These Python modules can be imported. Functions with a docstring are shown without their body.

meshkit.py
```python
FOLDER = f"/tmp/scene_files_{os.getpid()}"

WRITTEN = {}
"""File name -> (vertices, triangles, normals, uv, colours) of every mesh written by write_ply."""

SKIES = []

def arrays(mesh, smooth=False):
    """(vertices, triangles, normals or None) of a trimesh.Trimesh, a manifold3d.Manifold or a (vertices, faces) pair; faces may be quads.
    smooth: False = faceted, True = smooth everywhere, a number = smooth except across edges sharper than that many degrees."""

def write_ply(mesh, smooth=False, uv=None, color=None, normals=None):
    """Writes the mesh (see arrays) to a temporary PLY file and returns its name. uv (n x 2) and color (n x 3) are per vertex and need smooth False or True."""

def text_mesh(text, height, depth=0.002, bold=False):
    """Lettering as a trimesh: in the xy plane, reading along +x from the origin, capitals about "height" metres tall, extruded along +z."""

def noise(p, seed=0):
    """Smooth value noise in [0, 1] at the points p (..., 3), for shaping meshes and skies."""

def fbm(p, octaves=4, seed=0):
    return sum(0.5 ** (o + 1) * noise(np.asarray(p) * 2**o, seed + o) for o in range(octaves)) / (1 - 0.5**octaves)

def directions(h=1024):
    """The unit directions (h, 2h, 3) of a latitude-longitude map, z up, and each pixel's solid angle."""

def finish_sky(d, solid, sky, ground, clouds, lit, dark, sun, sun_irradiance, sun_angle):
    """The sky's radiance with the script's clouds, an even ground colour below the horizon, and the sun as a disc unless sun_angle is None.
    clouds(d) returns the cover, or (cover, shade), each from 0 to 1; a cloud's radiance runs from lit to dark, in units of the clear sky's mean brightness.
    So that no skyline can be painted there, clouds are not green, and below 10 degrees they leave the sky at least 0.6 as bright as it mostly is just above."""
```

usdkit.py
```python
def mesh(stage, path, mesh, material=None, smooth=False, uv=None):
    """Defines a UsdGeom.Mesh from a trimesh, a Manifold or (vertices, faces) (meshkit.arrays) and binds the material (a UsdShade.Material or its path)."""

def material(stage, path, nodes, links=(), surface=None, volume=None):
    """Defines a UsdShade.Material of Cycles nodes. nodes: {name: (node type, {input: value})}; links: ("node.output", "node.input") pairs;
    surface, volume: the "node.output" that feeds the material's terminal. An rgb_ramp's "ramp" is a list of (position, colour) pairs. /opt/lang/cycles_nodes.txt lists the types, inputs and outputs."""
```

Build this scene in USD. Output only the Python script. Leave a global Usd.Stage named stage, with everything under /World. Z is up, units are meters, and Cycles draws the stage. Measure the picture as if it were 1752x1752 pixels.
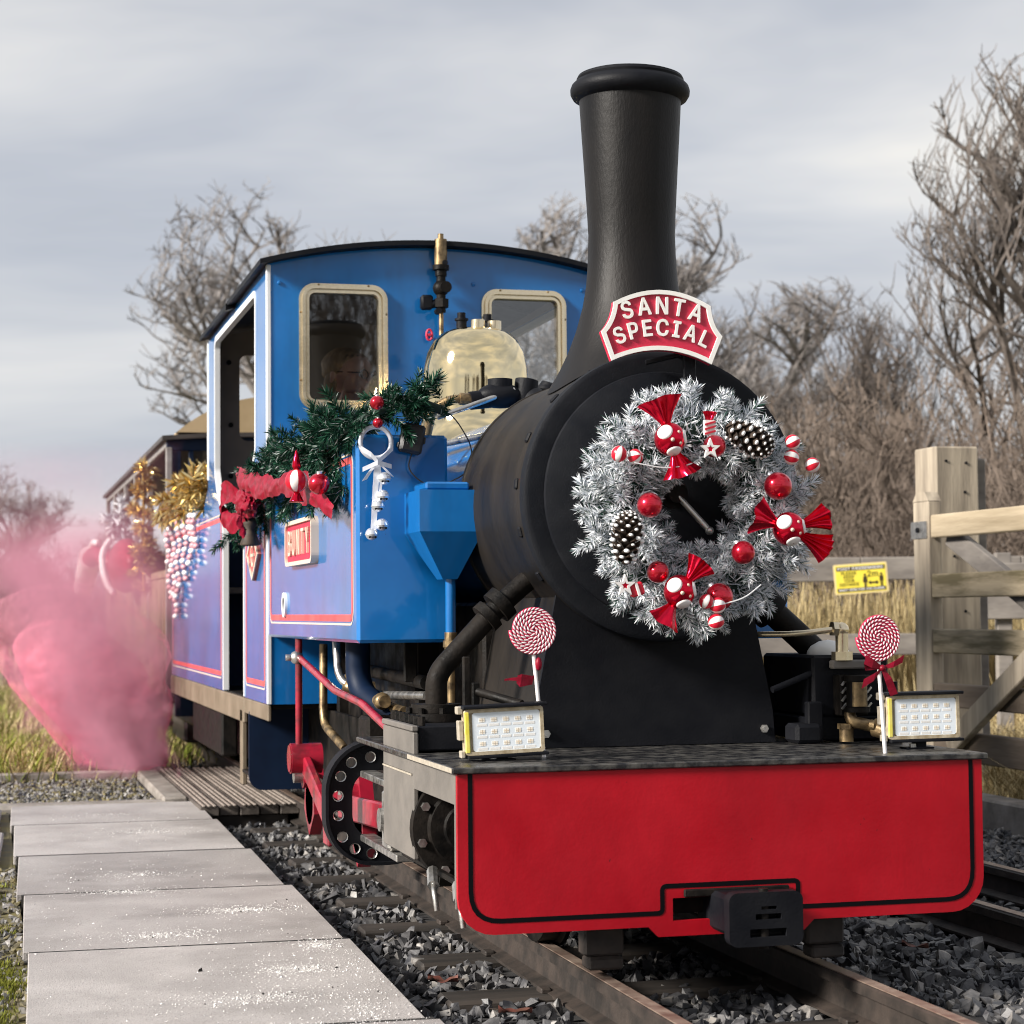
import math, random
import numpy as np
import trimesh, manifold3d
import shapely
from shapely import affinity
from shapely.geometry import Polygon, LineString, Point, box as sbox
from shapely.ops import unary_union
import usdkit, meshkit
from pxr import Usd, UsdGeom, UsdLux, UsdShade, Sdf, Gf, Vt

stage = Usd.Stage.CreateInMemory()
UsdGeom.SetStageUpAxis(stage, UsdGeom.Tokens.z)
UsdGeom.SetStageMetersPerUnit(stage, 1.0)
UsdGeom.Xform.Define(stage, '/World')
UsdGeom.Scope.Define(stage, '/World/Looks')

# ------------------------------------------------------------------ camera
CAM = np.array([-1.8113, -4.7872, 0.9232]); YAW, PITCH, ROLL = 0.2563, 0.0490, -0.0086
cam = UsdGeom.Camera.Define(stage, '/World/camera')
d_ = np.array([math.sin(YAW)*math.cos(PITCH), math.cos(YAW)*math.cos(PITCH), math.sin(PITCH)])
r_ = np.array([math.cos(YAW), -math.sin(YAW), 0.0]); u_ = np.cross(r_, d_)
right = r_*math.cos(ROLL)+u_*math.sin(ROLL); up = -r_*math.sin(ROLL)+u_*math.cos(ROLL)
M4 = np.eye(4); M4[0, :3] = right; M4[1, :3] = up; M4[2, :3] = -d_; M4[3, :3] = CAM
cam.AddTransformOp().Set(Gf.Matrix4d(*M4.ravel().tolist()))
cam.CreateHorizontalApertureAttr(36.0); cam.CreateVerticalApertureAttr(36.0)
cam.CreateFocalLengthAttr(70.836)
cam.CreateFStopAttr(5.6); cam.CreateFocusDistanceAttr(5.9)
cam.CreateClippingRangeAttr(Gf.Vec2f(0.05, 500))
cam.CreateExposureAttr(2.42)

# ------------------------------------------------------------------ sky and sun
SUN_DIR = np.array([-0.90, -0.22, 0.47]); SUN_DIR = SUN_DIR/np.linalg.norm(SUN_DIR)   # towards the sun
SUN_EL = math.asin(SUN_DIR[2]); SUN_ROT = math.atan2(SUN_DIR[0], SUN_DIR[1])
dome = UsdLux.DomeLight.Define(stage, '/World/sky')
skym = usdkit.material(stage, '/World/Looks/sky', {
    'tc': ('texture_coordinate', {}),
    'mp': ('mapping', {'scale': (1.0, 1.0, 4.6), 'location': (2.3, 0.7, 0.4)}),
    'n1': ('noise_texture', {'scale': 1.7, 'detail': 5.0, 'roughness': 0.52, 'distortion': 0.35}),
    'n2': ('noise_texture', {'scale': 0.9, 'detail': 3.0, 'roughness': 0.5}),
    'r1': ('rgb_ramp', {'ramp': [(0.30, (.76, .82, .96)), (0.45, (1.0, 1.05, 1.16)), (0.58, (1.34, 1.35, 1.38)), (0.74, (1.76, 1.70, 1.58))]}),
    'r2': ('rgb_ramp', {'ramp': [(0.35, (0.99, 0.99, 0.99)), (0.75, (0.97, 0.97, 0.97))]}),
    'sky': ('sky_texture', {'sky_type': 'single_scattering', 'sun_disc': False, 'sun_elevation': SUN_EL, 'sun_rotation': SUN_ROT, 'altitude': 100.0, 'air_density': 1.0, 'aerosol_density': 1.0}),
    'mx': ('mix_color', {}),
    'bg': ('background_shader', {'strength': 0.1}),
}, [('tc.generated', 'mp.vector'), ('mp.vector', 'n1.vector'), ('mp.vector', 'n2.vector'), ('n1.fac', 'r1.fac'), ('n2.fac', 'r2.fac'),
    ('r2.color', 'mx.fac'), ('sky.color', 'mx.a'), ('r1.color', 'mx.b'), ('mx.result', 'bg.color')], surface='bg.background')
UsdShade.MaterialBindingAPI.Apply(dome.GetPrim()).Bind(skym)
dome.GetPrim().SetCustomDataByKey('label', 'grey streaky overcast winter sky')
dome.GetPrim().SetCustomDataByKey('kind', 'structure')
sun = UsdLux.DistantLight.Define(stage, '/World/sun')
sun.CreateNormalizeAttr(True); sun.CreateIntensityAttr(0.40); sun.CreateAngleAttr(12.0); sun.CreateColorAttr(Gf.Vec3f(1.0, 0.94, 0.86))
zz = SUN_DIR; xx = np.cross([0, 0, 1.0], zz); xx /= np.linalg.norm(xx); yy = np.cross(zz, xx)
Ms = np.eye(4); Ms[0, :3] = xx; Ms[1, :3] = yy; Ms[2, :3] = zz
sun.AddTransformOp().Set(Gf.Matrix4d(*Ms.ravel().tolist()))

# ------------------------------------------------------------------ scene helpers
used = {}
def numbered(parent, name):
    k = (parent, name); n = used.get(k, 0); used[k] = n+1
    return name if n == 0 else '%s_%03d' % (name, n)
def path_of(p): return '/World' if p is None else str(p.GetPath())
def tone_of(g, mesh):
    if len(mesh) > 2: UsdGeom.PrimvarsAPI(g).CreatePrimvar('tone', Sdf.ValueTypeNames.FloatArray, 'vertex').Set(Vt.FloatArray.FromNumpy(np.asarray(mesh[2], np.float32)))
def obj(name, mesh, m, parent=None, smooth=False, label=None):
    pp = path_of(parent); tm = mesh
    if isinstance(mesh, tuple): mesh = mesh[:2]
    g = usdkit.mesh(stage, pp+'/'+numbered(pp, name), mesh, m, smooth=smooth).GetPrim()
    if isinstance(tm, tuple): tone_of(g, tm)
    if label: g.SetCustomDataByKey('label', label)
    return g
def objs(name, meshes, m, parent=None, smooth=False):
    return [obj(name, q, m, parent, smooth) for q in meshes]
def tag(o, label=None, cat=None, group=None, kind=None):
    for k, v in (('label', label), ('category', cat), ('group', group), ('kind', kind)):
        if v: o.SetCustomDataByKey(k, v)
    return o
def thing(name, label, cat=None, loc=(0, 0, 0), rotz=0, group=None, kind=None, scale=None):
    x = UsdGeom.Xform.Define(stage, '/World/'+numbered('/World', name))
    x.AddTranslateOp().Set(Gf.Vec3d(*map(float, loc)))
    if rotz: x.AddRotateZOp().Set(float(rotz))
    if scale: x.AddScaleOp().Set(Gf.Vec3f(*map(float, scale)))
    return tag(x.GetPrim(), label, cat, group, kind)
def dup(root, name, label, loc, rotz=0, group=None, scale=None, cat=None):
    was = root.GetCustomData()
    r = thing(name, label, cat or was.get('category'), loc, rotz, group or was.get('group'), None, scale)
    r.GetReferences().AddInternalReference(root.GetPath()); r.SetInstanceable(True)
    return r
def instancer(name, protos, pos, quats, scales, idx, parent=None, kind='stuff', label=None, cat=None):
    pp = path_of(parent); path = pp+'/'+numbered(pp, name)
    pi = UsdGeom.PointInstancer.Define(stage, path)
    base = '/World/Looks/shapes_%s' % path.replace('/', '_').strip('_')
    UsdGeom.Scope.Define(stage, path+'/shapes')
    targets = []
    for i, (mesh, m, sm) in enumerate(protos):
        q = path+'/shapes/shape' + ('' if i == 0 else '_%03d' % i)
        tone_of(usdkit.mesh(stage, q, mesh[:2], m, smooth=sm).GetPrim(), mesh); targets.append(Sdf.Path(q))
    pi.CreatePrototypesRel().SetTargets(targets)
    pi.CreatePositionsAttr(Vt.Vec3fArray.FromNumpy(np.asarray(pos, np.float32)))
    pi.CreateScalesAttr(Vt.Vec3fArray.FromNumpy(np.asarray(scales, np.float32)))
    pi.CreateOrientationsAttr(Vt.QuathArray([Gf.Quath(float(a), float(b), float(c), float(d)) for a, b, c, d in quats]))
    pi.CreateProtoIndicesAttr(Vt.IntArray.FromNumpy(np.asarray(idx, np.int32)))
    return tag(pi.GetPrim(), label, cat, None, kind)

# ------------------------------------------------------------------ mesh helpers: (vertices, faces) pairs
def T(m):
    if isinstance(m, trimesh.Trimesh): return np.asarray(m.vertices, float), np.asarray(m.faces, int)
    if hasattr(m, 'to_mesh'):
        q = m.to_mesh(); return np.asarray(q.vert_properties[:, :3], float), np.asarray(q.tri_verts, int)
    v, f = np.asarray(m[0], float), np.asarray(m[1], int)
    if f.shape[1] == 4: f = np.vstack([f[:, [0, 1, 2]], f[:, [0, 2, 3]]])
    return v, f
def cat(*ms):
    ms = [T(m) for m in (ms[0] if len(ms) == 1 and isinstance(ms[0], list) else ms)]
    off, V, F = 0, [], []
    for v, f in ms: V.append(v); F.append(f+off); off += len(v)
    return np.vstack(V), np.vstack(F)
def move(m, t=(0, 0, 0), R=None, s=None):
    v, f = T(m)
    if s is not None: v = v*np.asarray(s)
    if R is not None: v = v@np.asarray(R).T
    return (v+np.asarray(t, float), f)+(tuple(m[2:]) if isinstance(m, tuple) else ())
def rotm(axis, deg):
    a = np.asarray(axis, float); a = a/np.linalg.norm(a); th = math.radians(deg)
    K = np.array([[0, -a[2], a[1]], [a[2], 0, -a[0]], [-a[1], a[0], 0]])
    return np.eye(3)+math.sin(th)*K+(1-math.cos(th))*K@K
def frame_to(d, spin=0.0):
    """Rotation taking +z to d."""
    d = np.asarray(d, float); d = d/np.linalg.norm(d)
    h = np.array([0, 0, 1.0]) if abs(d[2]) < 0.9 else np.array([1.0, 0, 0])
    x = np.cross(h, d); x /= np.linalg.norm(x); y = np.cross(d, x)
    c, s = math.cos(spin), math.sin(spin)
    return np.stack([c*x+s*y, -s*x+c*y, d], 1)
def box(x0, x1, y0, y1, z0, z1, b=0.003):
    b = min(b, 0.45*min(x1-x0, y1-y0, z1-z0))
    if b <= 0:
        return T(trimesh.creation.box(bounds=[(x0, y0, z0), (x1, y1, z1)]))
    X, Y, Z = (x0, x1), (y0, y1), (z0, z1); P = []
    for i in (0, 1):
        for j in (0, 1):
            for k in (0, 1):
                sx, sy, sz = (1-2*i), (1-2*j), (1-2*k)
                P += [(X[i], Y[j]+sy*b, Z[k]+sz*b), (X[i]+sx*b, Y[j], Z[k]+sz*b), (X[i]+sx*b, Y[j]+sy*b, Z[k])]
    return hull(P)
def hull(P):
    return T(manifold3d.Manifold.hull_points(np.asarray(P, float)))
def obox(c, size, R=None, b=0.003):
    s = np.asarray(size)/2
    return move(box(-s[0], s[0], -s[1], s[1], -s[2], s[2], b), c, R)
def beam(p0, p1, w, h, b=0.003, upv=(0, 0, 1)):
    """A squared bar from p0 to p1, w across and h along upv."""
    p0, p1 = np.asarray(p0, float), np.asarray(p1, float); d = p1-p0; L = np.linalg.norm(d); d /= L
    x = np.cross(d, upv); x /= np.linalg.norm(x); z = np.cross(x, d)
    return move(box(-w/2, w/2, 0, L, -h/2, h/2, b), p0, np.stack([x, d, z], 1))
def tube(pts, r, n=10, caps=True):
    pts = np.asarray(pts, float); k = len(pts); r = np.broadcast_to(np.asarray(r, float), (k,))
    tan = np.gradient(pts, axis=0); tan /= np.linalg.norm(tan, axis=1, keepdims=True)+1e-12
    h = np.array([0, 0, 1.0]) if abs(tan[0][2]) < 0.9 else np.array([1.0, 0, 0])
    x = np.cross(h, tan[0]); x /= np.linalg.norm(x); V = []
    a = np.arange(n)*2*math.pi/n
    for i in range(k):
        x = x-tan[i]*np.dot(x, tan[i]); x /= np.linalg.norm(x); y = np.cross(tan[i], x)
        V.append(pts[i]+r[i]*(np.cos(a)[:, None]*x+np.sin(a)[:, None]*y))
    V = np.vstack(V); F = []
    for i in range(k-1):
        for j in range(n):
            a0, a1 = i*n+j, i*n+(j+1) % n
            F += [(a0, a1, a1+n), (a0, a1+n, a0+n)]
    if caps:
        c0, c1 = len(V), len(V)+1; V = np.vstack([V, pts[:1], pts[-1:]])
        for j in range(n):
            F += [(c0, (j+1) % n, j), (c1, (k-1)*n+j, (k-1)*n+(j+1) % n)]
    return V, np.array(F)
def cyl(p0, p1, r, r2=None, n=24):
    return tube([p0, p1], [r, r if r2 is None else r2], n)
def arcpath(pts, rad=0.03, k=5):
    """Rounds the corners of a polyline."""
    pts = [np.asarray(p, float) for p in pts]; out = [pts[0]]
    for a, b, c in zip(pts, pts[1:], pts[2:]):
        u, v = (a-b), (c-b); lu, lv = np.linalg.norm(u), np.linalg.norm(v)
        q = min(rad, lu*0.45, lv*0.45); p, e = b+u/lu*q, b+v/lv*q
        for t in np.linspace(0, 1, k+1): out.append((1-t)**2*p+2*t*(1-t)*b+t*t*e)
    out.append(pts[-1]); return np.array(out)
def lathe(prof, n=32, c=(0, 0, 0), R=None):
    prof = np.asarray(prof, float); a = np.arange(n)*2*math.pi/n; k = len(prof)
    V = np.vstack([np.stack([r*np.cos(a), r*np.sin(a), np.full(n, h)], 1) for r, h in prof]); F = []
    for i in range(k-1):
        for j in range(n):
            a0, a1 = i*n+j, i*n+(j+1) % n
            F += [(a0, a1, a1+n), (a0, a1+n, a0+n)]
    return move((V, np.array(F)), c, R)
def ball(c, r, sub=2, s=(1, 1, 1), R=None):
    return move(T(trimesh.creation.icosphere(subdivisions=sub, radius=r)), c, R, s)
AX = {'xz': (np.array([[1, 0, 0], [0, 0, 1], [0, 1, 0]], float)), 'yz': np.array([[0, 0, 1], [1, 0, 0], [0, 1, 0]], float), 'xy': np.eye(3)}
def plate(poly, plane, a0, a1):
    """A shapely polygon in the plane given (first letter = its x), between a0 and a1 on the third axis."""
    out = []
    for g in getattr(poly, 'geoms', [poly]):
        if g.is_empty or g.area < 1e-9: continue
        m = trimesh.creation.extrude_polygon(g, abs(a1-a0), engine='earcut')
        v, f = np.asarray(m.vertices), np.asarray(m.faces); v = v+[0, 0, min(a0, a1)]
        A = AX[plane]; v = v@A.T
        if np.linalg.det(A) < 0: f = f[:, ::-1]
        out.append((v, f))
    return cat(out)
def rrect(x0, x1, y0, y1, r, n=6):
    return sbox(x0+r, y0+r, x1-r, y1-r).buffer(r, quad_segs=n)
def letters(parent, text, height, place, m, depth=0.004, bold=True, name='letter'):
    """Each character its own part; place(i, width) -> (origin, 3x3 matrix)."""
    for i, ch in enumerate(text):
        if ch == ' ': continue
        v, f = T(meshkit.text_mesh(ch, height, depth, bold=bold))
        v = v-[(v[:, 0].min()+v[:, 0].max())/2, 0, 0]
        o, R = place(i, np.ptp(v[:, 0])); obj(name, move((v, f), o, R), m, parent)
FRONT = np.array([[1, 0, 0], [0, 0, -1], [0, 1, 0]], float)      # text plane -> faces -y
LEFT = np.array([[0, 0, -1], [-1, 0, 0], [0, 1, 0]], float)      # text plane -> faces -x, reading towards -y
def ribbon(pts, w, wdir, t=0.0008):
    pts = np.asarray(pts, float); w = np.broadcast_to(np.asarray(w, float), (len(pts),)); wd = np.broadcast_to(np.asarray(wdir, float), pts.shape)
    wd = wd/np.linalg.norm(wd, axis=1, keepdims=True)
    tan = np.gradient(pts, axis=0); nn = np.cross(tan, wd); nn /= np.linalg.norm(nn, axis=1, keepdims=True)+1e-12
    V = []
    for sgn in (1, -1):
        for e in (-1, 1): V.append(pts+wd*w[:, None]*e/2+nn*t*sgn/2)
    V = np.vstack(V); k = len(pts); F = []
    for i in range(k-1):
        a, b, c, d = i, i+k, i+2*k, i+3*k
        F += [(a, b, b+1), (a, b+1, a+1), (c, d+1, d), (c, c+1, d+1), (a, a+1, c+1), (a, c+1, c), (b, d, d+1), (b, d+1, b+1)]
    return V, np.array(F)

def cloth_strip(pts, w, wdir, amp=.012, nu=70, nv=9, seed=1, freq=26):
    pts = arcpath(pts, .2, 6); wd = np.broadcast_to(np.asarray(wdir, float), (3,)); wd = wd/np.linalg.norm(wd)
    L = np.r_[0, np.cumsum(np.linalg.norm(np.diff(pts, axis=0), axis=1))]; u = np.linspace(0, L[-1], nu); P = np.stack([np.interp(u, L, pts[:, k]) for k in range(3)], 1)
    W = np.interp(u, np.linspace(0, L[-1], len(w)), w); tan = np.gradient(P, axis=0); nn = np.cross(tan, wd); nn /= np.linalg.norm(nn, axis=1, keepdims=True)+1e-9; V = []
    for j in range(nv):
        q = P+wd*(W*(j/(nv-1)-.5))[:, None]; h = meshkit.fbm(q*freq, 3, seed)-.5; e = meshkit.fbm(np.c_[u*9, np.full(nu, j*.3), np.zeros(nu)], 2, seed+5)-.5
        V.append(q+nn*(h*2.2*amp+.012*math.sin(j/(nv-1)*math.pi))[:, None]+wd*(e*W*.35)[:, None])
    V = np.stack(V, 1).reshape(-1, 3); F = []
    for i in range(nu-1):
        for j in range(nv-1): o = i*nv+j; F += [(o, o+1, o+nv+1), (o, o+nv+1, o+nv)]
    return V, np.array(F)

# ------------------------------------------------------------------ materials
def mat(name, c1, c2=None, rough=0.5, rough2=None, metallic=0.0, scale=8.0, detail=5.0, bump=0.0, bscale=60.0, coat=0.0, lo=0.35, hi=0.65, stretch=None, spec=0.5, extra=None, coat_rough=0.06, dirt=None, dirt_scale=2.5, dirt_lo=.5, dirt_hi=.8, dirt_stretch=None, speck=None, speck_at=.72, speck_scale=55.0):
    c2 = c2 or c1
    nodes = {'g': ('geometry', {}), 'mp': ('mapping', {'scale': stretch or (1, 1, 1)}),
             'n': ('noise_texture', {'scale': scale, 'detail': detail, 'roughness': 0.6}),
             'r': ('rgb_ramp', {'ramp': [(lo, c1), (hi, c2)]}),
             'rr': ('map_range', {'from_min': lo, 'from_max': hi, 'to_min': rough, 'to_max': rough if rough2 is None else rough2, 'clamp': True}),
             'p': ('principled_bsdf', {'metallic': metallic, 'coat_weight': coat, 'coat_roughness': coat_rough, 'specular_ior_level': spec, **(extra or {})})}
    links = [('g.position', 'mp.vector'), ('mp.vector', 'n.vector'), ('n.fac', 'r.fac'), ('n.fac', 'rr.value'), ('r.color', 'p.base_color'), ('rr.result', 'p.roughness')]
    last = 'r.color'
    for key, col, sc_, lo_, hi_, st_ in (('d', dirt, dirt_scale, dirt_lo, dirt_hi, dirt_stretch or (1, 1, 1)), ('k', speck, speck_scale, speck_at, speck_at+.03, (1, 1, .6))):
        if col:
            nodes.update({key+'m': ('mapping', {'scale': st_, 'location': (3.1, 1.7, .3)}), key+'n': ('noise_texture', {'scale': sc_, 'detail': 6.0, 'roughness': .65}), key+'r': ('map_range', {'from_min': lo_, 'from_max': hi_, 'to_min': 0, 'to_max': 1, 'clamp': True}), key+'x': ('mix_color', {'b': col})})
            links += [('g.position', key+'m.vector'), (key+'m.vector', key+'n.vector'), (key+'n.fac', key+'r.value'), (key+'r.result', key+'x.fac'), (last, key+'x.a')]; last = key+'x.result'
    links = [q for q in links if q[1] != 'p.base_color']+[(last, 'p.base_color')]
    if bump:
        nodes['bn'] = ('noise_texture', {'scale': bscale, 'detail': 4.0, 'roughness': 0.6})
        nodes['b'] = ('bump', {'strength': bump, 'distance': 0.004})
        links += [('mp.vector', 'bn.vector'), ('bn.fac', 'b.height'), ('b.normal', 'p.normal')]
    return usdkit.material(stage, '/World/Looks/'+name, nodes, links, surface='p.BSDF')
def tone_mat(name, ramp, rough=0.6, metallic=0.0, trans=0.0):
    nodes = {'g': ('attribute', {'attribute': 'tone'}), 'r': ('rgb_ramp', {'ramp': ramp, 'interpolate': True}), 'p': ('principled_bsdf', {'roughness': rough, 'metallic': metallic, 'specular_ior_level': .5 if metallic else .12})}
    return usdkit.material(stage, '/World/Looks/'+name, nodes, [('g.fac', 'r.fac'), ('r.color', 'p.base_color')], surface='p.BSDF')

BLUE = mat('blue_paint', (0.0015, 0.115, 0.36), (0.003, 0.145, 0.44), rough=0.36, rough2=0.55, scale=3.0, bump=0.10, bscale=60, coat=1.0, coat_rough=0.07, spec=.2, dirt=(.006, .05, .13), dirt_scale=3.5, dirt_lo=.5, dirt_hi=.95, dirt_stretch=(1, 1, .3), speck=(.004, .03, .08), speck_at=.70)
BLUE_DARK = mat('blue_inside', (0.002, 0.008, 0.026), (0.003, 0.012, 0.036), rough=0.55, spec=.2)
RED = mat('red_paint', (0.37, 0.002, 0.010), (0.44, 0.004, 0.014), rough=0.36, rough2=0.55, scale=4, bump=0.12, bscale=90, spec=.3, dirt=(.22, .002, .008), dirt_scale=2.2, dirt_lo=.42, dirt_hi=.9, dirt_stretch=(1, 1, .5), speck=(.10, .006, .01), speck_at=.69)
ROD_RED = mat('rod_red', (0.26, 0.006, 0.022), (0.34, 0.01, 0.03), rough=0.35, coat=0.3, dirt=(.05, .012, .014), dirt_scale=9, dirt_lo=.45, dirt_hi=.7)
BLACK_LINE = mat('black_lining', (0.003, 0.003, 0.004), rough=0.5, spec=.12)
BLACK = mat('black_paint', (0.004, 0.0045, 0.007), (0.009, 0.0095, 0.012), rough=0.5, rough2=0.65, scale=7, spec=.15, bump=0.25, bscale=160)
DUSTY = mat('dusty_black', (0.005, 0.005, 0.0058), (0.023, 0.019, 0.016), rough=0.42, rough2=0.58, spec=.22, extra={'specular_tint': (1.0, .88, .7)}, scale=5, lo=0.3, hi=0.75, bump=0.22, bscale=150, stretch=(1, 1, 0.35))
SOOT = mat('sooty_black', (0.004, 0.004, 0.0048), (0.013, 0.011, 0.010), rough=0.40, rough2=0.55, scale=5, lo=.3, hi=.75, spec=.2, bump=0.25, bscale=150, stretch=(1, 1, .35), dirt=(.05, .036, .02), dirt_scale=7, dirt_lo=.62, dirt_hi=.95, dirt_stretch=(1, 1, .18))
DOOR_BLACK = mat('door_black', (0.005, 0.006, 0.009), (0.010, 0.011, 0.014), rough=0.5, rough2=0.65, scale=9, spec=.15, bump=0.25, bscale=200)
GREASE = mat('greasy_iron', (0.003, 0.003, 0.003), (0.014, 0.011, 0.009), rough=0.4, rough2=0.7, spec=.14, scale=14, bump=0.4, bscale=90)
CLADDING = mat('grey_cladding', (0.115, 0.105, 0.095), (0.15, 0.135, 0.12), rough=0.55, rough2=0.7, scale=9, bump=0.15, bscale=240)
WORN = mat('worn_edge', (0.28, 0.25, 0.2), (0.42, 0.37, 0.3), rough=0.5, scale=60)
PLATE_WET = mat('wet_plate', (0.012, 0.012, 0.014), (0.10, 0.095, 0.085), rough=0.22, rough2=0.6, scale=26, lo=0.42, hi=0.75, bump=0.3, bscale=120)
BRASS = mat('brass', (0.93, 0.74, 0.40), (0.96, 0.80, 0.50), rough=0.03, rough2=0.07, metallic=1.0, scale=6)
BRASS_PALE = mat('pale_brass', (0.76, 0.64, 0.44), (0.80, 0.69, 0.50), rough=0.2, rough2=0.28, metallic=0.9, scale=9)
BRASS_OLD = mat('old_brass', (0.12, 0.085, 0.05), (0.38, 0.27, 0.14), rough=0.35, rough2=0.55, metallic=0.8, scale=30)
STEEL = mat('bright_steel', (0.45, 0.44, 0.42), (0.6, 0.58, 0.55), rough=0.25, rough2=0.4, metallic=0.9, scale=30)
WHITE = mat('white_paint', (0.74, 0.73, 0.70), (0.8, 0.79, 0.77), rough=0.4, scale=20)
CREAM_EDGE = mat('cream_edge', (0.62, 0.64, 0.68), (0.7, 0.7, 0.7), rough=0.4)
PINK_LINE = mat('red_lining', (0.55, 0.06, 0.07), (0.6, 0.10, 0.10), rough=0.45)
CREAM_LINE = mat('cream_lining', (0.62, 0.5, 0.4), rough=0.45)
SIGN_RED = mat('sign_red', (0.46, 0.012, 0.045), (0.54, 0.02, 0.06), rough=0.45, bump=0.3, bscale=400)
FOOT_BEAM = mat('tan_beam', (0.13, 0.10, 0.065), (0.2, 0.155, 0.11), rough=0.5, scale=6)
CAB_TAN = mat('cab_interior', (0.17, 0.14, 0.12), (0.22, 0.18, 0.155), rough=0.6, scale=5)
CHROME_RED = mat('red_foil', (0.62, 0.006, 0.03), (0.7, 0.01, 0.04), rough=0.10, rough2=0.2, metallic=0.9, scale=20)
BAUBLE_RED = mat('bauble_red', (0.5, 0.003, 0.02), (0.58, 0.006, 0.03), rough=0.16, rough2=0.26, metallic=0.75, coat=0.7, scale=14)
RIBBON_RED = mat('ribbon_red', (0.15, 0.0015, 0.011), (0.26, 0.003, 0.022), rough=0.42, scale=30, bump=0.3, bscale=80, spec=.25)
CANDY_WHITE = mat('candy_white', (0.78, 0.75, 0.74), rough=0.35)
CANDY_RED = mat('candy_red', (0.52, 0.01, 0.03), rough=0.3)
SILVER = mat('silver', (0.70, 0.73, 0.80), (0.8, 0.82, 0.86), rough=0.22, rough2=0.4, metallic=0.75, scale=30)
PALE_SILK = mat('pale_ribbon', (0.62, 0.66, 0.76), (0.78, 0.8, 0.86), rough=0.35, metallic=0.2, scale=40)
PLASTIC = mat('black_plastic', (0.010, 0.010, 0.012), (0.018, 0.018, 0.02), rough=0.45, bump=0.1)
FROST = tone_mat('frosted_needles', [(0.0, (0.008, 0.035, 0.022)), (0.20, (0.02, 0.065, 0.045)), (0.28, (0.50, 0.55, 0.62)), (0.5, (0.78, 0.81, 0.86)), (1.0, (0.90, 0.91, 0.92))], rough=.8)
GREEN_NEEDLE = tone_mat('green_needles', [(0.0, (0.004, 0.024, 0.014)), (0.55, (0.009, 0.05, 0.028)), (0.88, (0.016, 0.075, 0.04)), (0.92, (0.2, 0.25, 0.22)), (1.0, (0.5, 0.54, 0.54))])
GOLD_TINSEL = tone_mat('gold_tinsel', [(0.0, (0.35, 0.22, 0.06)), (0.5, (0.62, 0.45, 0.17)), (1.0, (0.85, 0.70, 0.38))], rough=0.25, metallic=0.8)
WHITE_TINSEL = tone_mat('white_tinsel', [(0.0, (0.2, 0.22, 0.24)), (0.5, (0.55, 0.56, 0.6)), (1.0, (0.82, 0.82, 0.84))], rough=0.4)
DARK_GREEN = mat('dark_green', (0.006, 0.02, 0.014), (0.012, 0.032, 0.022), rough=0.8)
CONE_BROWN = mat('cone_brown', (0.018, 0.011, 0.007), (0.05, 0.03, 0.018), rough=0.7, scale=40)
SNOW_TIP = mat('snow_tip', (0.72, 0.72, 0.72), (0.8, 0.8, 0.8), rough=0.6)
GLASS = usdkit.material(stage, '/World/Looks/window_glass', {
    'f': ('fresnel', {'IOR': 1.52}), 'm': ('math', {'math_type': 'multiply_add', 'value2': 1.6, 'value3': 0.03, 'use_clamp': True}), 't': ('transparent_bsdf', {'color': (0.86, 0.87, 0.87)}), 'g': ('glossy_bsdf', {'roughness': 0.01, 'color': (0.95, 0.95, 0.95)}), 'x': ('mix_closure', {})},
    [('f.fac', 'm.value1'), ('m.value', 'x.fac'), ('t.BSDF', 'x.closure1'), ('g.BSDF', 'x.closure2')], surface='x.closure')

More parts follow.
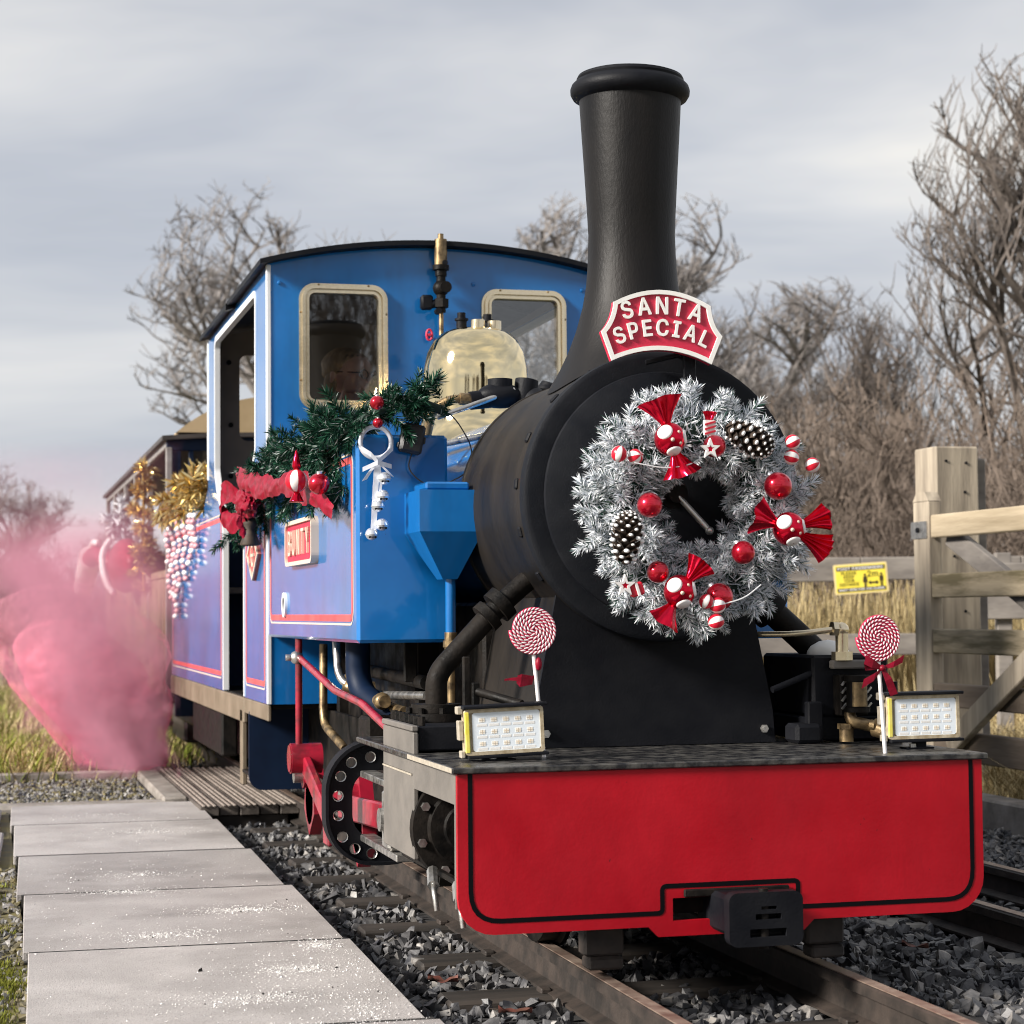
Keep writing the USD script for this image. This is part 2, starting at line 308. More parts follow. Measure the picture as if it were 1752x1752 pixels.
# ================================================================== THE SETTING
def in_view(P, margin=0.02):
    q = np.asarray(P, float)-CAM; z = q@d_; x = q@right/np.maximum(z, 1e-3); y = q@up/np.maximum(z, 1e-3)
    lim = 0.254+margin
    return (z > 0.2) & (np.abs(x) < lim) & (np.abs(y) < lim), z
def from_cam(lat, depth, z=0.0):
    """A point on the ground plan, lat metres to the right of the line of sight and depth metres along it."""
    f = np.array([math.sin(YAW), math.cos(YAW)]); r = np.array([math.cos(YAW), -math.sin(YAW)])
    p = CAM[:2]+f*depth+r*lat
    return np.array([p[0], p[1], z])

EARTH = mat('field_grass', (0.10, 0.085, 0.04), (0.16, 0.15, 0.055), rough=0.9, scale=1.2, detail=8, bump=0.5, bscale=30)
BED = mat('ballast_bed', (0.012, 0.012, 0.014), (0.04, 0.038, 0.038), rough=0.85, scale=22, bump=0.8, bscale=60)
VERGE = mat('mossy_verge', (0.05, 0.05, 0.045), (0.14, 0.115, 0.03), rough=0.9, scale=5, detail=8, bump=0.8, bscale=80)
STONE = mat('ballast_stone', (0.022, 0.023, 0.028), (0.17, 0.165, 0.165), rough=0.42, rough2=0.62, scale=14, lo=0.38, hi=0.78, bump=0.3, bscale=70)
STONE_PALE = mat('ballast_stone_pale', (0.06, 0.06, 0.06), (0.30, 0.28, 0.26), rough=0.5, scale=16, bump=0.3, bscale=70)
MOSSY_STONE = mat('mossy_stone', (0.07, 0.066, 0.06), (0.2, 0.165, 0.07), rough=0.85, scale=9, bump=0.4, bscale=90)
MOSS = tone_mat('moss', [(0, (0.05, 0.055, 0.012)), (0.7, (0.13, 0.13, 0.02)), (1, (0.26, 0.3, 0.04))], rough=0.9)
CONCRETE = [mat('paving_%s' % n, tuple(0.9*x*k for x in (0.335, 0.31, 0.295)), tuple(x*k for x in (0.44, 0.41, 0.395)), rough=0.6, rough2=0.85, scale=3.2, detail=9, bump=0.5, bscale=170, lo=0.3, hi=0.7, dirt=tuple(.45*x*k for x in (.34, .31, .29)), dirt_scale=1.7, dirt_lo=.50, dirt_hi=.85, speck=tuple(.5*x*k for x in (.34, .31, .29)), speck_at=.57, speck_scale=240) for n, k in (('a', .96), ('b', 0.86), ('c', 1.02))]
KERB = mat('old_kerb', (0.16, 0.14, 0.12), (0.3, 0.27, 0.24), rough=0.8, scale=9, bump=0.5, bscale=60)
DECK = mat('deck_board', (0.05, 0.042, 0.036), (0.12, 0.10, 0.085), rough=0.5, rough2=0.75, scale=10, bump=0.4, bscale=60, stretch=(1, 0.15, 1))
DECK_STRIP = mat('deck_strip', (0.24, 0.2, 0.17), (0.38, 0.33, 0.29), rough=0.4, scale=30)
RUST = mat('rail_rust', (0.014, 0.011, 0.009), (0.042, 0.031, 0.025), rough=0.65, scale=12, bump=0.4, bscale=70)
RAIL_TOP = mat('rail_top', (0.19, 0.125, 0.10), (0.32, 0.25, 0.2), rough=0.35, rough2=0.5, metallic=0.4, scale=18)
SLEEPER = mat('sleeper_wood', (0.012, 0.010, 0.0085), (0.045, 0.036, 0.03), rough=0.7, scale=9, bump=0.6, bscale=50, stretch=(0.15, 1, 1))
SLEEPER_PALE = mat('sleeper_concrete', (0.2, 0.19, 0.17), (0.36, 0.33, 0.29), rough=0.8, scale=12, bump=0.4)
GRIT = mat('white_grit', (0.72, 0.70, 0.68), (0.85, 0.84, 0.82), rough=0.6)
SPECK = mat('dark_speck', (0.02, 0.018, 0.016), rough=0.8)
LEAF_LITTER = mat('leaf_litter', (0.07, 0.03, 0.018), (0.15, 0.04, 0.03), rough=0.7, scale=30)

n_ = 70
gx, gy = np.meshgrid(np.linspace(-1, 1, n_), np.linspace(-1, 1, n_)); gx = np.sign(gx)*np.abs(gx)**2*260; gy = np.sign(gy)*np.abs(gy)**2*260
gz = -0.19+0.12*(meshkit.fbm(np.stack([gx*0.12, gy*0.12, gx*0], -1), 3, 4)-0.5)*np.clip((np.abs(gx-1)-6)/10, 0, 1)
gi = np.arange(n_*n_).reshape(n_, n_)
tag(obj('ground', (np.stack([gx, gy, gz], -1).reshape(-1, 3), np.stack([gi[:-1, :-1], gi[:-1, 1:], gi[1:, 1:], gi[1:, :-1]], -1).reshape(-1, 4)), EARTH, smooth=True), 'rough winter grass field around the railway', kind='structure')

rng = np.random.default_rng(5)
def rock(seed, flat=0.6):
    g = np.random.default_rng(seed); P = g.normal(size=(9, 3)); P /= np.linalg.norm(P, axis=1, keepdims=True); P *= g.uniform(0.7, 1.1, (9, 1))
    return hull(P*np.array([1.0, 0.72, flat])*0.5)
def rand_quat(g, n, tilt=1.0):
    q = g.normal(size=(n, 4))*np.array([1, tilt, tilt, 1]); return q/np.linalg.norm(q, axis=1, keepdims=True)

# ballast: bed, single stones in front, the rest as one scatter
bal = thing('ballast', 'dark grey crushed stone ballast between and beside the rails', kind='structure')
obj('bed', box(-0.80, 2.74, -7, 34, -0.30, -0.125, 0), BED, bal)
N = 52000
P = np.stack([rng.uniform(-0.79, 2.72, N), -2.6+rng.uniform(0, 1, N)**1.35*13, np.full(N, -0.118)], 1)
P[:, 2] += rng.uniform(-0.012, 0.014, N)
S = rng.uniform(0.024, 0.062, N)*np.where(rng.random(N) < 0.10, 1.4, 1.0)
vis, dep = in_view(P)
rail_x = [-0.302, 0.302, 1.21, 1.70]
keep = np.ones(N, bool)
for rx in rail_x: keep &= np.abs(P[:, 0]-rx) > 0.062
sleeper_y = [y for y in np.arange(-2.62, 12, 0.62)]
for sy in sleeper_y: keep &= ~((np.abs(P[:, 1]-sy) < 0.10) & (P[:, 0] < 0.66) & (P[:, 0] > -0.66) & (rng.random(N) < 0.9))
keep &= ~((P[:, 0] < -0.28) & (P[:, 1] > 5.1) & (P[:, 1] < 7.65))
P, S, vis, dep = P[keep], S[keep], vis[keep], dep[keep]
under_loco = (np.abs(P[:, 0]) < 0.3) & (P[:, 1] > -0.1)
order = np.argsort(np.where(vis & ~under_loco, dep/S, 1e9))
near, rest = order[:300], order[300:]
R_ = [rock(100+i, 0.62+0.3*(i % 3)/2) for i in range(10)]
def spin(g): 
    q = rand_quat(g, 1, 0.5)[0]; w, x, y, z = q
    return np.array([[1-2*(y*y+z*z), 2*(x*y-z*w), 2*(x*z+y*w)], [2*(x*y+z*w), 1-2*(x*x+z*z), 2*(y*z-x*w)], [2*(x*z-y*w), 2*(y*z+x*w), 1-2*(x*x+y*y)]])
for k, i in enumerate(near):
    obj('stone', move(R_[k % 10], P[i], spin(rng), (S[i],)*3), STONE_PALE if k % 5 == 0 else STONE, bal)
kk = rng.integers(0, 10, len(rest)); pal = rng.random(len(rest)) < 0.2
instancer('loose_stones', [(R_[i], STONE, False) for i in range(10)]+[(R_[i], STONE_PALE, False) for i in range(10)], P[rest], rand_quat(rng, len(rest), 0.5), np.repeat(S[rest][:, None], 3, 1), kk+10*pal, parent=bal)

# railway tracks
def rail_mesh(x, y0, y1):
    prof = [(-0.048, -0.105), (0.048, -0.105), (0.048, -0.097), (0.010, -0.086), (0.007, -0.035), (0.024, -0.027), (0.024, -0.004), (0.019, 0.0), (-0.019, 0.0), (-0.024, -0.004), (-0.024, -0.027), (-0.007, -0.035), (-0.010, -0.086), (-0.048, -0.097)]
    m = trimesh.creation.extrude_polygon(Polygon(prof), y1-y0, engine='earcut'); v = np.asarray(m.vertices)
    return np.stack([v[:, 0]+x, v[:, 2]+y0, v[:, 1]], 1), np.asarray(m.faces)[:, ::-1]
def track(label, xs, wood, ys, half, zoff=0.0):
    t = thing('railway_track', label, kind='structure')
    for x in xs:
        r = obj('rail', move(rail_mesh(x, -7, 34), (0, 0, zoff)), RUST, t)
        obj('running_surface', box(x-0.018, x+0.018, -7, 34, zoff+0.0005, zoff+0.0035, 0.001), RAIL_TOP, r)
    mid = sum(xs)/2; g = np.random.default_rng(int(abs(mid)*10)+3)
    for y in ys:
        obj('sleeper', obox((mid+g.uniform(-.03, .03), y, -0.168+zoff+g.uniform(-.004, .004)), (2*half, g.uniform(.15, .18), 0.13), rotm((0, 0, 1), g.uniform(-1.5, 1.5)), 0.008), wood, t)
        for x in xs:
            for s in (-1, 1):
                obj('rail_clip', obox((x+s*0.052, y, -0.094+zoff), (0.03, 0.05, 0.016), None, 0.004), RUST, t)
    return t
track('narrow gauge track under the locomotive with rusty rails and dark wooden sleepers', (-0.302, 0.302), SLEEPER, sleeper_y, 0.60)
track('second narrow gauge track on the right beside the gate', (1.21, 1.70), SLEEPER_PALE, np.arange(-2.4, 12, 0.75), 0.42, -0.004)

# platform paving
pave = thing('pavement', 'grey paving slab platform edge beside the track', kind='structure')
rows = [(-2.5, -1.32), (-1.30, -0.115), (-0.09, 1.095), (1.12, 2.31), (2.335, 3.45), (3.485, 4.665), (4.69, 5.60)]
rng2 = np.random.default_rng(11)
for i, (a, b) in enumerate(rows):
    v, f = obox((-1.235+rng2.uniform(-.012, .012), (a+b)/2, -0.062), (0.915, b-a, 0.065), rotm((0, 0, 1), -1.1+rng2.uniform(-.5, .5))@rotm((1, 0, 0), rng2.uniform(-.06, .06)), 0.0025)
    obj('slab', (v, f), CONCRETE[i % 3], pave)
for (a0, b0), (a1, b1) in zip(rows, rows[1:]):
    obj('joint', obox((-1.235, (b0+a1)/2, -0.0655), (0.90, .036, .070), rotm((0, 0, 1), -1.1), 0), SPECK, pave)
obj('joint', box(-1.735, -1.690, -2.5, 5.6, -.2, -.064, 0), VERGE, pave)
for a, b in ((3.33, 4.45), (4.48, 5.55)):
    obj('slab', obox((-2.19, (a+b)/2, -0.066), (0.9, b-a, 0.065), rotm((0, 0, 1), -1.6), 0.006), CONCRETE[1], pave)
obj('bedding', box(-1.69, -0.80, -2.5, 5.6, -0.2, -0.098, 0), BED, pave)
# verge and gravel to its left
ver = thing('gravel_verge', 'mossy brown gravel verge left of the paving slabs', kind='structure')
obj('verge_bed', box(-5.0, -1.70, -4.0, 9.2, -0.25, -0.062, 0), VERGE, ver)
Nv = 4500
Pv = np.stack([-1.695-rng.uniform(0, 1, Nv)**1.6*1.2, rng.uniform(-1.0, 5, Nv), np.full(Nv, -0.058)], 1)
okv = ~((Pv[:, 0] > -2.66) & (Pv[:, 1] > 3.3)); Pv = Pv[okv]
instancer('gravel_stones', [(R_[i], MOSSY_STONE if i < 4 else STONE_PALE, False) for i in range(6)], Pv, rand_quat(rng, len(Pv), 0.5), np.repeat(rng.uniform(0.012, 0.04, len(Pv))[:, None], 3, 1), rng.integers(0, 6, len(Pv)), parent=ver)
def tuft(seed, n, h, spread, lean=0.5, w=0.004, segs=2):
    g = np.random.default_rng(seed); V, F, C = [], [], []
    for i in range(n):
        C += [g.random()]*(2*segs+2); p = np.array([*g.normal(0, spread, 2), 0]); a = g.uniform(0, 2*math.pi); L = h*g.uniform(0.5, 1.1); d = np.array([math.cos(a), math.sin(a)])*lean*g.uniform(0.1, 1); s = np.array([-math.sin(a), math.cos(a), 0])*w/2
        k = len(V)
        for j in range(segs+1):
            t = j/segs; c = p+np.array([*(d*L*t*t), L*t*(1-0.25*t*lean)]); ww = 1-0.8*t
            V += [c-s*ww, c+s*ww]
        for j in range(segs): F += [(k+2*j, k+2*j+1, k+2*j+3), (k+2*j, k+2*j+3, k+2*j+2)]
    return np.array(V), np.array(F), np.array(C)
Nm = 2600; seeds = np.random.default_rng(8); cen = np.stack([-1.74-seeds.uniform(0, .35, 14), seeds.uniform(-0.6, 3.1, 14)], 1)
Pm = cen[seeds.integers(0, 14, Nm)]+seeds.normal(0, 1, (Nm, 2))*np.array([0.05, 0.12]); Pm = Pm[Pm[:, 0] < -1.715]
instancer('moss_tufts', [(tuft(40+i, 16, 0.016, 0.012, 0.8, 0.003, 1), MOSS, False) for i in range(3)], np.c_[Pm, np.full(len(Pm), -0.058)], rand_quat(seeds, len(Pm), 0.0), np.repeat(seeds.uniform(.6, 1.5, len(Pm))[:, None], 3, 1), seeds.integers(0, 3, len(Pm)), parent=ver)

# gravel bay with edging behind the slabs
bay = thing('gravel_bay', 'dark gravel bay with timber edging behind the paving slabs', kind='structure')
obj('gravel_bed', box(-4.2, -0.93, 5.84, 7.44, -0.2, -0.055, 0), BED, bay)
obj('edging', box(-0.925, -0.80, 5.66, 7.52, -0.16, -0.012, 0.01), KERB, bay)
obj('edging', box(-4.2, -0.93, 7.45, 7.52, -0.16, -0.006, 0.01), KERB, bay)
obj('edging', obox((-1.9, 5.74, -0.09), (2.1, 0.16, 0.12), rotm((0, 0, 1), -1), 0.02), KERB, bay)
Nb = 2500
instancer('bay_stones', [(R_[i], STONE_PALE if i % 2 else MOSSY_STONE, False) for i in range(6)], np.stack([rng.uniform(-2.6, -0.95, Nb), rng.uniform(5.86, 7.42, Nb), np.full(Nb, -0.05)], 1), rand_quat(rng, Nb, .5), np.repeat(rng.uniform(.018, .045, Nb)[:, None], 3, 1), rng.integers(0, 6, Nb), parent=bay)
# boarded crossing
deck = thing('boarded_crossing', 'ridged dark boards laid as a foot crossing beside the rail', 'crossing')
for i in range(5):
    x0 = -0.795+i*0.098
    b_ = obj('board', box(x0, x0+0.091, 5.10+0.02*(i % 2), 7.55, -0.06, -0.014-0.002*(i % 3), 0.003), DECK, deck)
    obj('anti_slip_strip', cat([box(x0+0.012+j*0.026, x0+0.024+j*0.026, 5.09, 7.55, -0.0135, -0.006, 0.002) for j in range(3)]), DECK_STRIP, b_)
obj('bearer', box(-0.8, -0.36, 5.14, 5.22, -0.2, -0.062, 0.004), SLEEPER, deck)
obj('bearer', box(-0.8, -0.36, 7.3, 7.4, -0.2, -0.062, 0.004), SLEEPER, deck)
# timber kerb along the second track
kb = thing('timber_kerb', 'long weathered timber kerb right of the second track', 'kerb')
for a, b in ((-1, 2.28), (2.3, 4.6), (4.62, 7.0)): obj('timber', box(2.75, 2.9, a, b, -0.2, 0.02, 0.012), KERB, kb)

# white grit and specks on the slabs
gg = np.random.default_rng(21)
cl = np.array([(-1.05, -0.2, .16, .1), (-1.15, 0.25, .18, .08), (-0.98, .62, .13, .1), (-1.3, 1.3, .14, .08), (-1.0, 1.75, .12, .06), (-1.33, 2.3, .12, .05), (-0.88, 1.0, .06, .1), (-1.25, 2.75, .2, .12), (-1.1, 4.2, .15, .1), (-0.92, 0.0, .07, .25), (-1.2, 5.05, .2, .1)])
ci = gg.choice(len(cl), 7000, p=np.array([.16, .12, .14, .1, .14, .08, .08, .05, .04, .07, .02])); gp = cl[ci, :2]+gg.normal(size=(7000, 2))*cl[ci, 2:]*gg.choice([.35, .8, 1.3], (7000, 1))
gp = np.vstack([gp, np.stack([gg.uniform(-1.66, -0.80, 420), gg.uniform(-0.6, 5, 420)], 1)]); gp = gp[(gp[:, 0] > -1.67) & (gp[:, 0] < -0.795) & (gp[:, 1] < 5.5)]
dark = gg.random(len(gp)) < 0.007; gs_ = gg.uniform(.0018, .0055, len(gp))*np.where(gg.random(len(gp)) < .06, 2.0, 1); gs_ = np.where(dark, gs_*1.8, gs_)
instancer('white_grit', [(rock(70+i, .4), GRIT, False) for i in range(4)]+[(rock(80, .5), SPECK, False)], np.c_[gp, np.full(len(gp), -0.0285)], rand_quat(gg, len(gp), .3), np.repeat(gs_[:, None], 3, 1)*[1.3, 1.3, .8], np.where(dark, 4, gg.integers(0, 4, len(gp))), label='white salt grit scattered over the paving slabs', cat='grit')
# dead leaves on the ballast
lg = np.random.default_rng(31)
for k, (x, y, lab) in enumerate(((-0.60, 0.62, 'crumpled red brown leaf on the stones below the middle slab'), (2.2, 0.5, 'fallen red brown leaf on the ballast between the two tracks at right'), (-0.52, 0.15, 'pale curled leaf lying beside the near rail'), (0.86, 0.74, 'dry beige leaf on the ballast under the right end of the red beam'))):
    u = np.linspace(-1, 1, 7); V, F = [], []
    for i, t in enumerate(u):
        w = 0.5*(1-t*t)**0.6+0.02
        V += [(t*.5, -w*.45, .16*abs(t)+lg.uniform(0, .12)), (t*.5, 0, .03), (t*.5, w*.45, .16*abs(t)+lg.uniform(0, .12))]
    for i in range(6):
        for j in range(2): a = 3*i+j; F += [(a, a+1, a+4), (a, a+4, a+3)]
    lf = thing('fallen_leaf', lab, 'leaf', (x, y, -0.085), lg.uniform(0, 360))
    obj('blade', move((np.array(V), np.array(F)), s=(.085,)*3), LEAF_LITTER, lf, smooth=True)
    obj('stalk', tube([(-.042, 0, .01), (-.065, .004, .012)], .0015, 5), CONE_BROWN, lf)

# ------------------------------------------------------------------ gate, fence, sign on the right
WOOD_Y = mat('gate_wood', (0.26, 0.205, 0.13), (0.44, 0.36, 0.25), rough=0.75, scale=5, detail=7, bump=0.5, bscale=40, stretch=(1, 0.22, 2.4))
WOOD_MOSS = mat('mossy_gate_wood', (0.13, 0.105, 0.055), (0.38, 0.31, 0.21), rough=0.8, scale=6, detail=7, bump=0.5, bscale=40, stretch=(1, 0.3, 2.4), lo=.4, hi=.6)
WOOD_V = mat('post_wood', (0.20, 0.165, 0.125), (0.42, 0.355, 0.27), rough=0.8, scale=6, detail=7, bump=0.5, bscale=40, stretch=(2.4, 2.4, 0.25))
WOOD_GREY = mat('grey_wood', (0.13, 0.115, 0.105), (0.25, 0.225, 0.20), rough=0.85, scale=5, detail=7, bump=0.5, bscale=40, stretch=(0.5, 0.5, 1.6))
WOOD_DARK = mat('dark_wood', (0.085, 0.062, 0.045), (0.16, 0.125, 0.095), rough=0.8, scale=5, bump=0.5, bscale=40, stretch=(1, 0.25, 2))
gate = thing('field_gate', 'open wooden five bar gate with diagonal braces standing along the second track', 'gate')
GX = 2.975
obj('stile', cat(box(GX-.004, GX+.07, 4.86, 5.04, 0.05, 1.48, .006), hull([(GX-.004, 4.86, 1.481), (GX-.004, 5.04, 1.481), (GX+.07, 4.86, 1.481), (GX+.07, 5.04, 1.481), (GX-.004, 4.90, 1.53), (GX-.004, 5.0, 1.53), (GX+.07, 4.90, 1.53), (GX+.07, 5.0, 1.53)])), WOOD_V, gate)
for (a, b), m in zip(((1.285, 1.405), (.972, 1.097), (.685, .81), (.41, .53), (.14, .29)), (WOOD_Y, WOOD_MOSS, WOOD_MOSS, WOOD_DARK, WOOD_DARK)):
    obj('bar', box(GX+.006, GX+.055, 2.0, 4.858, a, b, .006), m, gate)
obj('brace', beam((GX+.078, 4.78, 1.30), (GX+.078, 2.4, .30), .04, .115, .005), WOOD_GREY, gate)
obj('brace', beam((GX-.024, 4.62, .22), (GX-.024, 2.5, 1.36), .045, .115, .005), WOOD_V, gate)
st = obj('latch_strap', plate(rrect(4.87, 5.06, 1.285, 1.375, .012), 'yz', GX-.009, GX-.004), STEEL, gate)
obj('bolt', cyl((GX-.02, 4.97, 1.33), (GX-.009, 4.97, 1.33), .014, n=8), BLACK, st)
gp_ = thing('gate_post', 'tall square weathered timber gate post behind the gate stile', 'post')
obj('post', box(3.20, 3.455, 5.22, 5.48, -.2, 1.80, .008), WOOD_V, gp_)
obj('cover_board', box(3.458, 3.53, 5.28, 5.50, -.2, 1.74, .006), WOOD_GREY, gp_)
for (x, z) in ((3.26, 1.72), (3.38, 1.71), (3.37, 1.55), (3.30, 1.2), (3.36, .9)): obj('nail', cyl((x, 5.221, z), (x, 5.214, z), .008, n=8), BLACK, gp_)

def world_box(lat0, lat1, dep, z0, z1, th, b=.006):
    c = from_cam((lat0+lat1)/2, dep, (z0+z1)/2); return obox(c, (lat1-lat0, th, z1-z0), rotm((0, 0, 1), -math.degrees(YAW)), b)
fence = thing('board_fence', 'grey wooden fence with two wide rails behind the yellow sign', 'fence')
for lat in (1.74, 3.2, 4.6): obj('fence_post', world_box(lat, lat+.12, 15.16, -.2, 1.36, .12), WOOD_GREY, fence)
for z0, z1 in ((1.12, 1.30), (.56, .73)):
    for a, b in ((1.0, 2.6), (2.605, 3.8), (3.805, 5.6)): obj('fence_rail', world_box(a, b, 15.07, z0+.01*(a > 2), z1, .04), WOOD_GREY, fence)
f2 = thing('plank_fence', 'pale plank fence seen between the bars of the gate', 'fence')
for z0 in (.98, 1.18): obj('plank', world_box(3.05, 4.6, 13.3, z0-.14, z0+.03, .03), WOOD_GREY, f2)
for lat in (3.2, 4.3): obj('fence_post', world_box(lat, lat+.1, 13.37, -.2, 1.28, .08), WOOD_GREY, f2)

# yellow notice
YEL = mat('sign_yellow', (0.80, 0.66, 0.06), (0.84, 0.70, 0.09), rough=0.45, scale=10)
PALE_Y = mat('sign_edge', (0.72, 0.58, 0.28), rough=0.5)
INK = mat('sign_ink', (0.05, 0.035, 0.012), rough=0.5)
OLIVE = mat('sign_olive', (0.10, 0.09, 0.012), rough=0.5)
Rz = rotm((0, 0, 1), -math.degrees(YAW)); SR = Rz@rotm((0, 1, 0), -3.6)
so = from_cam((1471.5-876)/3447.3*14.85, 14.85, 1.140)
sign = thing('notice_sign', 'small yellow foot passengers distance notice fixed on the fence rail', 'sign')
def sg(m): return move(m, so, SR)
sw, sh = .395, .222
def splate(poly, k): return sg(plate(poly, 'xz', -.004-.0018*k, .004))
obj('board', splate(rrect(-sw/2, sw/2, -sh/2, sh/2, .012), 0), PALE_Y, sign)
obj('yellow_panel', splate(rrect(-sw/2+.014, sw/2-.014, -sh/2+.012, sh/2-.012, .006), 1), YEL, sign)
obj('header_bar', splate(sbox(-.178, .062, .178, .092), 2), INK, sign)
obj('footer_bar', splate(sbox(-.178, -.092, .178, -.066), 2), INK, sign)
def sign_text(text, h, x, z, m, k, bold=True, width=None):
    v, f = T(meshkit.text_mesh(text, h, .001, bold=bold)); s = 1.0 if not width else width/np.ptp(v[:, 0])
    v = (v-[(v[:, 0].min()+v[:, 0].max())/2, 0, 0])*[s, 1, 1]
    v = v@FRONT.T+[x, -.0045-.0018*k, z]
    obj('lettering', sg((v, f)), m, sign)
sign_text('FOOT PASSENGERS', .020, 0, .067, WHITE, 2, width=.335)
for i, t in enumerate(('PLEASE', 'KEEP', 'YOUR', 'DISTANCE')): sign_text(t, .0215, -.088, .0325-.0275*i, OLIVE, 1, width=(.112, .078, .078, .142)[i])
sign_text('2m', .042, .088, .009, OLIVE, 1)
sign_text('WAIT HERE FOR THE GUARD', .016, 0, -.087, WHITE, 2, width=.335)
for x, fem in ((.03, True), (.15, False)):
    body = unary_union([Polygon([(-.012, .022), (.012, .022), (.018, -.022), (-.018, -.022)]) if fem else sbox(-.014, -.018, .014, .022), sbox(-.009, -.058, -.002, -.015), sbox(.002, -.058, .009, -.015), Point(0, .033).buffer(.0085)])
    obj('figure', splate(affinity.translate(body, x, -.008), 2), INK, sign)
ar = unary_union([sbox(-.022, -.007, .022, .007), Polygon([(-.04, 0), (-.02, .016), (-.02, -.016)]), Polygon([(.04, 0), (.02, .016), (.02, -.016)])])
obj('arrow', splate(affinity.translate(ar, .09, -.035), 2), INK, sign)

# ------------------------------------------------------------------ trees and undergrowth
BARK = mat('winter_bark', (0.07, 0.058, 0.05), (0.15, 0.125, 0.11), rough=0.9, scale=8)
BARK_BROWN = mat('brown_twigs', (0.085, 0.064, 0.05), (0.18, 0.14, 0.112), rough=0.9, scale=3)
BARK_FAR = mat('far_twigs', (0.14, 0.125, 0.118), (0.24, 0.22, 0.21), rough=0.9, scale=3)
def segs_mesh(seg, n):
    seg = np.asarray(seg, float); p0, p1, r0, r1 = seg[:, :3], seg[:, 3:6], seg[:, 6:7], seg[:, 7:8]
    d = p1-p0; d /= np.linalg.norm(d, axis=1, keepdims=True)+1e-9
    h = np.where(np.abs(d[:, 2:3]) < 0.9, np.array([[0, 0, 1.0]]), np.array([[1.0, 0, 0]])); x = np.cross(h, d); x /= np.linalg.norm(x, axis=1, keepdims=True); y = np.cross(d, x)
    a = np.arange(n)*2*math.pi/n; V = []
    for p, r in ((p0, r0), (p1, r1)):
        V.append(p[:, None]+r[:, None]*(np.cos(a)[None, :, None]*x[:, None]+np.sin(a)[None, :, None]*y[:, None]))
    V = np.concatenate(V, 1).reshape(-1, 3); base = np.arange(len(seg))[:, None]*2*n; F = []
    for j in range(n):
        k = (j+1) % n
        F += [np.concatenate([base+j, base+k, base+n+k], 1), np.concatenate([base+j, base+n+k, base+n+j], 1)]
    return V, np.vstack(F)
def grow(seed, height, trunk_h, r0, spread, mid=.58, levels=5, kids=(6, 6, 5, 5, 4), stems=1, gravity=0.05, up_bias=0.35, twig=0.008, shorten=0.62, wig=0.22):
    g = random.Random(seed); big, small = [], []
    def branch(p, d, L, r, lev):
        n = 4 if lev < 2 else 3; pts = [p]; step = L/n
        for i in range(n):
            d = d+np.array([g.gauss(0, wig), g.gauss(0, wig), g.gauss(0, wig*.7)+up_bias*.25-gravity*lev*.35]); d /= math.sqrt(d@d)
            q = p+d*step; tip = .42 if lev < levels else .42-.24*i/n; ra, rb = max(r*(1-i/n*.6), twig*tip), max(r*(1-(i+1)/n*.6), twig*(tip if lev < levels else tip-.08))
            (big if lev == 0 else small).append((*p, *q, ra, rb)); p = q; pts.append(p)
        if lev >= levels: return
        for k in range(kids[min(lev, len(kids)-1)]):
            t = g.uniform(.3, 1.0) if lev else g.uniform(.62, 1.0); i = min(int(t*n), n-1); q = pts[i]+(pts[i+1]-pts[i])*(t*n-i)
            a = g.uniform(0, 2*math.pi); side = np.array([math.cos(a), math.sin(a), g.uniform(-.15, .6)]); nd = d*g.uniform(.25, .8)+side*spread*g.uniform(.6, 1.1); nd /= math.sqrt(nd@nd)
            branch(q, nd, L*shorten*g.uniform(.7, 1.15) if lev else (height-trunk_h)*.62*g.uniform(.75, 1.1), max(r*.5*g.uniform(.7, 1.1), twig*.5), lev+1)
    for s in range(stems):
        a = g.uniform(0, 6.28); off = np.array([math.cos(a), math.sin(a), 0])*(0 if stems == 1 else g.uniform(0.05, .5)); dd = np.array([off[0]*.8, off[1]*.8, 1.0])
        branch(off+np.array([0, 0, -.15]), dd/np.linalg.norm(dd), trunk_h, r0, 0)
    return big, small
def tree(name, label, catg, pos, seed, m, scale=1, rotz=0, group=None, **k):
    t = thing(name, label, catg, pos, rotz, group, None, (scale,)*3)
    hw = k.pop('half_width', None); big, small = (np.array(q) for q in grow(seed, **k))
    if hw:
        sh = np.median(small[:, 3:5], axis=0)
        for q in (big, small): q[:, 0:2] -= sh; q[:, 3:5] -= sh
    if hw:      # draw the crown in to the rounded outline seen
        zc, hz = k['height']*k.get('mid', .58), k['height']*(1-k.get('mid', .58))
        ze = np.percentile(small[:, 5], 99.6); re = np.percentile(np.hypot(small[:, 3], small[:, 4]), 97.5)
        big[:, :6] *= [hw/re, hw/re, k['height']/ze]*2; ends = big[:, 3:6].copy()
        for o in (0, 3):
            p = small[:, o:o+3]*np.array([hw/re, hw/re, k['height']/ze]); low = np.where(p[:, 2:3] < zc, 1.25, 1.0)
            e = (p-[0, 0, zc])/([hw, hw, hz]*low); me = np.linalg.norm(e, axis=1, keepdims=True)+1e-6
            R = .72+.62*meshkit.fbm(e/me*2.1+seed*3.3, 3, seed)[:, None]; mr = me/R
            f = np.where(mr > .5, (.5+.62*np.tanh((mr-.5)/.62))*R/me, 1.0); pn = e*f*([hw, hw, hz]*low)+[0, 0, zc]
            pn[:, 2] = np.maximum(pn[:, 2], .15); small[:, o:o+3] = pn
    obj('trunk', segs_mesh(big, 8), m, t, smooth=True)
    obj('crown', segs_mesh(small, 3), m, t)
    return t
oak = dict(height=8.9, half_width=2.75, mid=.72, trunk_h=4.9, r0=.30, spread=1.1, levels=5, kids=(9, 6, 5, 4, 3), gravity=.0, twig=.020, up_bias=.22, wig=.19)
